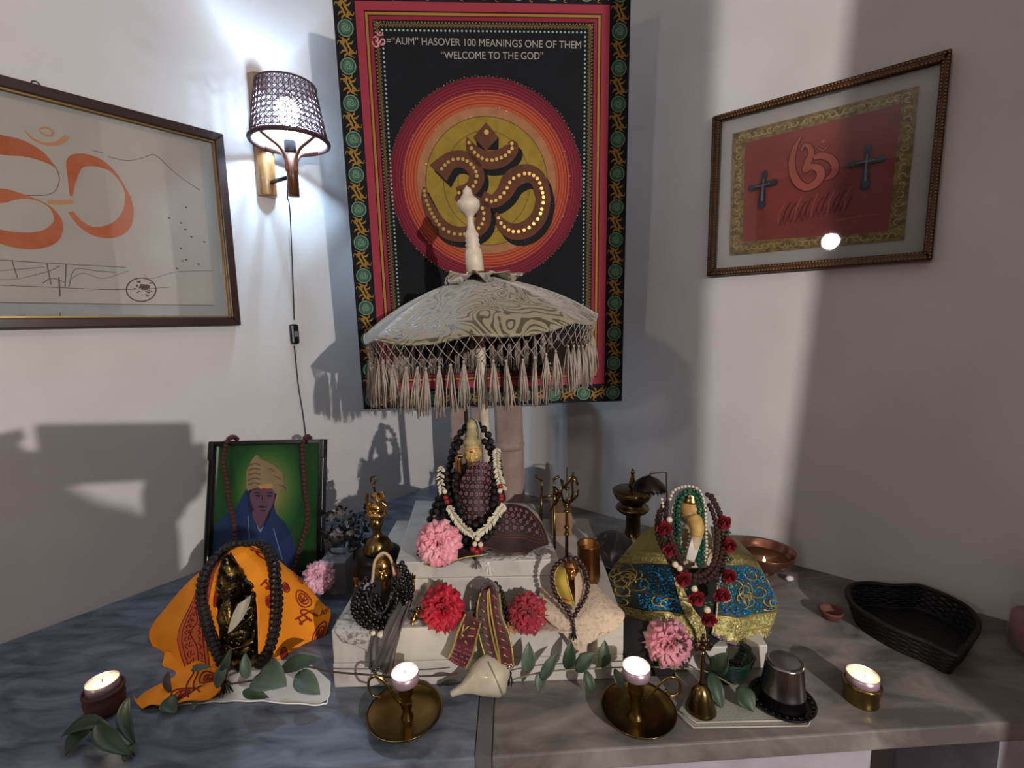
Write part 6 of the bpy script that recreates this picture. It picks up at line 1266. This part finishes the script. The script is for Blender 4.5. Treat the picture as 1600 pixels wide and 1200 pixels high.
# sprig across the orange shawl and mat
sprig('eucalyptus branch lying over the white mat in front of the orange draped idol', [gz(255, 1104, .004), gz(330, 1075, .012), gz(400, 1062, .030), gz(470, 1042, .045), W(520, 1050, .655), W(600, 1056, .642)],
      [(W(405, 1052, .66), W(448, 1072, .63), .052, None), (W(440, 1045, .67), W(500, 1030, .67), .030, leaf_d), (W(465, 1052, .655), W(500, 1085, .63), .034, None), (W(350, 1062, .65), W(362, 1012, .66), .018, leaf_d), (W(340, 1075, .64), W(352, 1030, .66), .020, None), (W(385, 1060, .66), W(383, 1020, .67), .020, None), (gz(320, 1080, .010), gz(302, 1110, .004), .016, None), (gz(330, 1072, .014), gz(296, 1098, .008), .018, leaf_d), (gz(262, 1090, .012), gz(276, 1114, .004), .026, leaf_d), (W(300, 1045, .68), W(330, 1042, .67), .014, None), (W(380, 1080, .64), W(420, 1090, .63), .018, leaf_d), (W(262, 1050, .68), W(268, 1085, .66), .012, stem_m)], gz(330, 1075, .012))
sprig('eucalyptus leaves in front of the clay cup at the far left', [gz(140, 1140, .01), gz(180, 1150, .012), gz(210, 1180, .004)],
      [(gz(165, 1130, .022), gz(96, 1150, .010), .024, leaf_d), (gz(152, 1128, .024), gz(205, 1180, .006), .026, leaf_d), (gz(200, 1090, .03), gz(212, 1165, .006), .020, leaf_d), (gz(195, 1190, .004), gz(208, 1160, .006), .016, leaf_d), (gz(140, 1140, .014), gz(102, 1180, .004), .026, leaf_d)], gz(180, 1150, .01), leaf_d)
sprig('eucalyptus branch running from the white conch past the right brass candle holder', [W(800, 1062, .645), W(850, 1050, .648), W(920, 1045, .65), W(1000, 1042, .652), W(1080, 1045, .65), W(1110, 1052, .645), W(1150, 1074, .625)],
      [(W(822, 1050, .648), W(826, 1003, .655), .024, None), (W(845, 1062, .64), W(872, 1018, .65), .020, None), (W(852, 1048, .648), W(842, 1082, .632), .020, None), (W(885, 1045, .65), W(892, 1000, .655), .022, leaf_d), (W(900, 1048, .648), W(930, 1020, .65), .026, None), (W(915, 1048, .648), W(926, 1085, .635), .020, leaf_d), (W(940, 1042, .65), W(945, 1000, .66), .022, leaf_d), (W(1030, 1040, .655), W(1018, 1005, .66), .012, None), (W(1060, 1035, .65), W(1056, 995, .65), .014, leaf_d), (W(1110, 1050, .645), W(1128, 1108, .615), .026, leaf_d), (W(1115, 1050, .645), W(1138, 1020, .64), .030, leaf_d), (W(1152, 1074, .625), W(1177, 1112, .602), .034, leaf_d), (W(960, 1045, .645), W(975, 1080, .63), .016, None)], W(920, 1050, .65), r=.0011, sm=mat('pale_twig', '6f6a50', .7))
sprig('dark twig with a small black leaf end left of the white conch', [W(600, 1058, .642), W(680, 1056, .645), W(715, 1052, .648)], [(W(690, 1068, .64), W(722, 1066, .64), .010, mat('near_black_leaf', '15120e', .6))], W(680, 1056, .645))
# ================================================================== the room behind the viewer: two sheets added to block the lamp, the person with the phone
def light_block(x0, x1, slant, z0, z1, lab):  # unseen sheet, added only to keep the right-hand lamp off the wall
    mb = MB(); n = max(6, int((x1 - x0) / .012))
    def S(u, v):
        x = x0 + slant*v + (x1 - x0 - slant*v)*u; return Vector((x, -.30 + .010*math.sin(u*n*.9) - .02*u, z0 + (z1-z0)*v))
    mb.sheet(S, n*3, 12); return tag(mb.build('light_block', mat('brown_light_block', '4a3a34', .9), mods=[('solid', .003, 0)]), lab, 'light_block')
light_block(.667, .768, -.012, .52, CEIL - .01, 'narrow brown strip added out of view to shade a band of the right wall')
light_block(.800, 1.75, .075, .25, CEIL - .01, 'wide brown sheet added behind the viewer to shade the right end of wall and counter')
t = thing('person', 'person standing before the altar in a grey shirt, holding up a phone with both hands', 'person', (.09, -.40, FLOOR))
mb = MB(); px_, py_ = .09, -.40
for z, r_, sx, sy in ((-.03, .15, 1.05, .75), (.08, .15, 1, .75), (.2, .15, 1.05, .75), (.32, .16, 1.1, .75), (.44, .17, 1.15, .7), (.545, .14, 1.35, .7)): mb.ball((px_, py_, z), r_, 14, (sx, sy, .8))
for s in (-1, 1):
    mb.tube([(px_ + s*.09, py_, -.02), (px_ + s*.10, py_ + .01, -.42), (px_ + s*.10, py_, -.80)], [.09, .065, .045], 12); mb.ball((px_ + s*.10, py_ + .05, FLOOR + .035), .05, 10, (.8, 1.9, .65))
mb.tube([(px_, py_, .55), (.03, py_ + .01, .66)], [.055, .05], 10)
AR = {1: [(.25, -.40, .56), (.24, -.32, .43), (.13, -.18, .41), (.062, -.075, .475)], -1: [(-.16, -.40, .53), (-.25, -.36, .36), (-.18, -.20, .40), (-.10, -.075, .50)]}
for s, P in AR.items(): mb.tube([Vector(p) for p in cr(P, 5)], [.052 - .0016*k for k in range(16)], 12)
mb.build('body', mat('skin', '9a6a50', .6), t, [('remesh', .008, 4)])
def fingers(s, root, tips, nm):
    mb = MB(); mb.ball(root, .028, 10, (.9, .6, 1.2))
    for a, b, c2 in tips: mb.tube([Vector(root), Vector(a), Vector(b), Vector(c2)], [.012, .0095, .0085, .007], 8)
    return mb.build(nm, mat('skin', '9a6a50'), t, [('remesh', .003, 2)])
fingers(1, (.070, -.058, .500), [((.085, -.052, .53), (.098, -.035, .545), (.090, -.020, .550)), ((.090, -.055, .52), (.100, -.036, .530), (.092, -.020, .533)), ((.088, -.055, .505), (.098, -.036, .512), (.090, -.020, .515)), ((.08, -.055, .49), (.088, -.036, .498), (.082, -.020, .502)), ((.06, -.05, .52), (.062, -.046, .535), (.06, -.045, .55))], 'right_hand')
fingers(-1, (-.095, -.058, .520), [((-.105, -.05, .55), (-.112, -.035, .565), (-.10, -.020, .568)), ((-.108, -.05, .54), (-.114, -.035, .548), (-.102, -.020, .550)), ((-.106, -.05, .525), (-.112, -.035, .530), (-.100, -.020, .532)), ((-.10, -.05, .51), (-.105, -.035, .514), (-.095, -.020, .516)), ((-.08, -.05, .53), (-.075, -.046, .545), (-.07, -.045, .555))], 'left_hand')
mb = MB()
for z, r_, sx, sy in ((-.05, .155, 1.05, .78), (.08, .155, 1, .78), (.2, .155, 1.05, .78), (.32, .165, 1.1, .78), (.44, .175, 1.15, .73), (.545, .145, 1.35, .73)): mb.ball((px_, py_, z), r_, 14, (sx, sy, .8))
for s, P in AR.items(): mb.tube([Vector(p) for p in cr(P[:3], 5)], [.060 - .0014*k for k in range(11)], 12)
mb.build('shirt', mat('grey_shirt', '5c5a5e', .9), t, [('remesh', .008, 4)])
mb = MB(); face_on(mb, (.03, py_ + .02, .76), .22, (0, 1, -.1)); mb.build('head', mat('skin', '9a6a50'), t, [('remesh', .005, 2)])
mb = MB(); mb.ball((.03, py_ + .005, .80), .092, 16, (.95, 1.1, .95)); mb.build('hair', mat('dark_hair', '140f0d', .7), t)
mb = MB(); mb.box((.006, -.032, .5475), (.083, .0045, .0335)); tag(mb.build('phone', black_p, mods=[('bevel', .004)]), 'black phone held sideways in both hands by the person', 'phone')
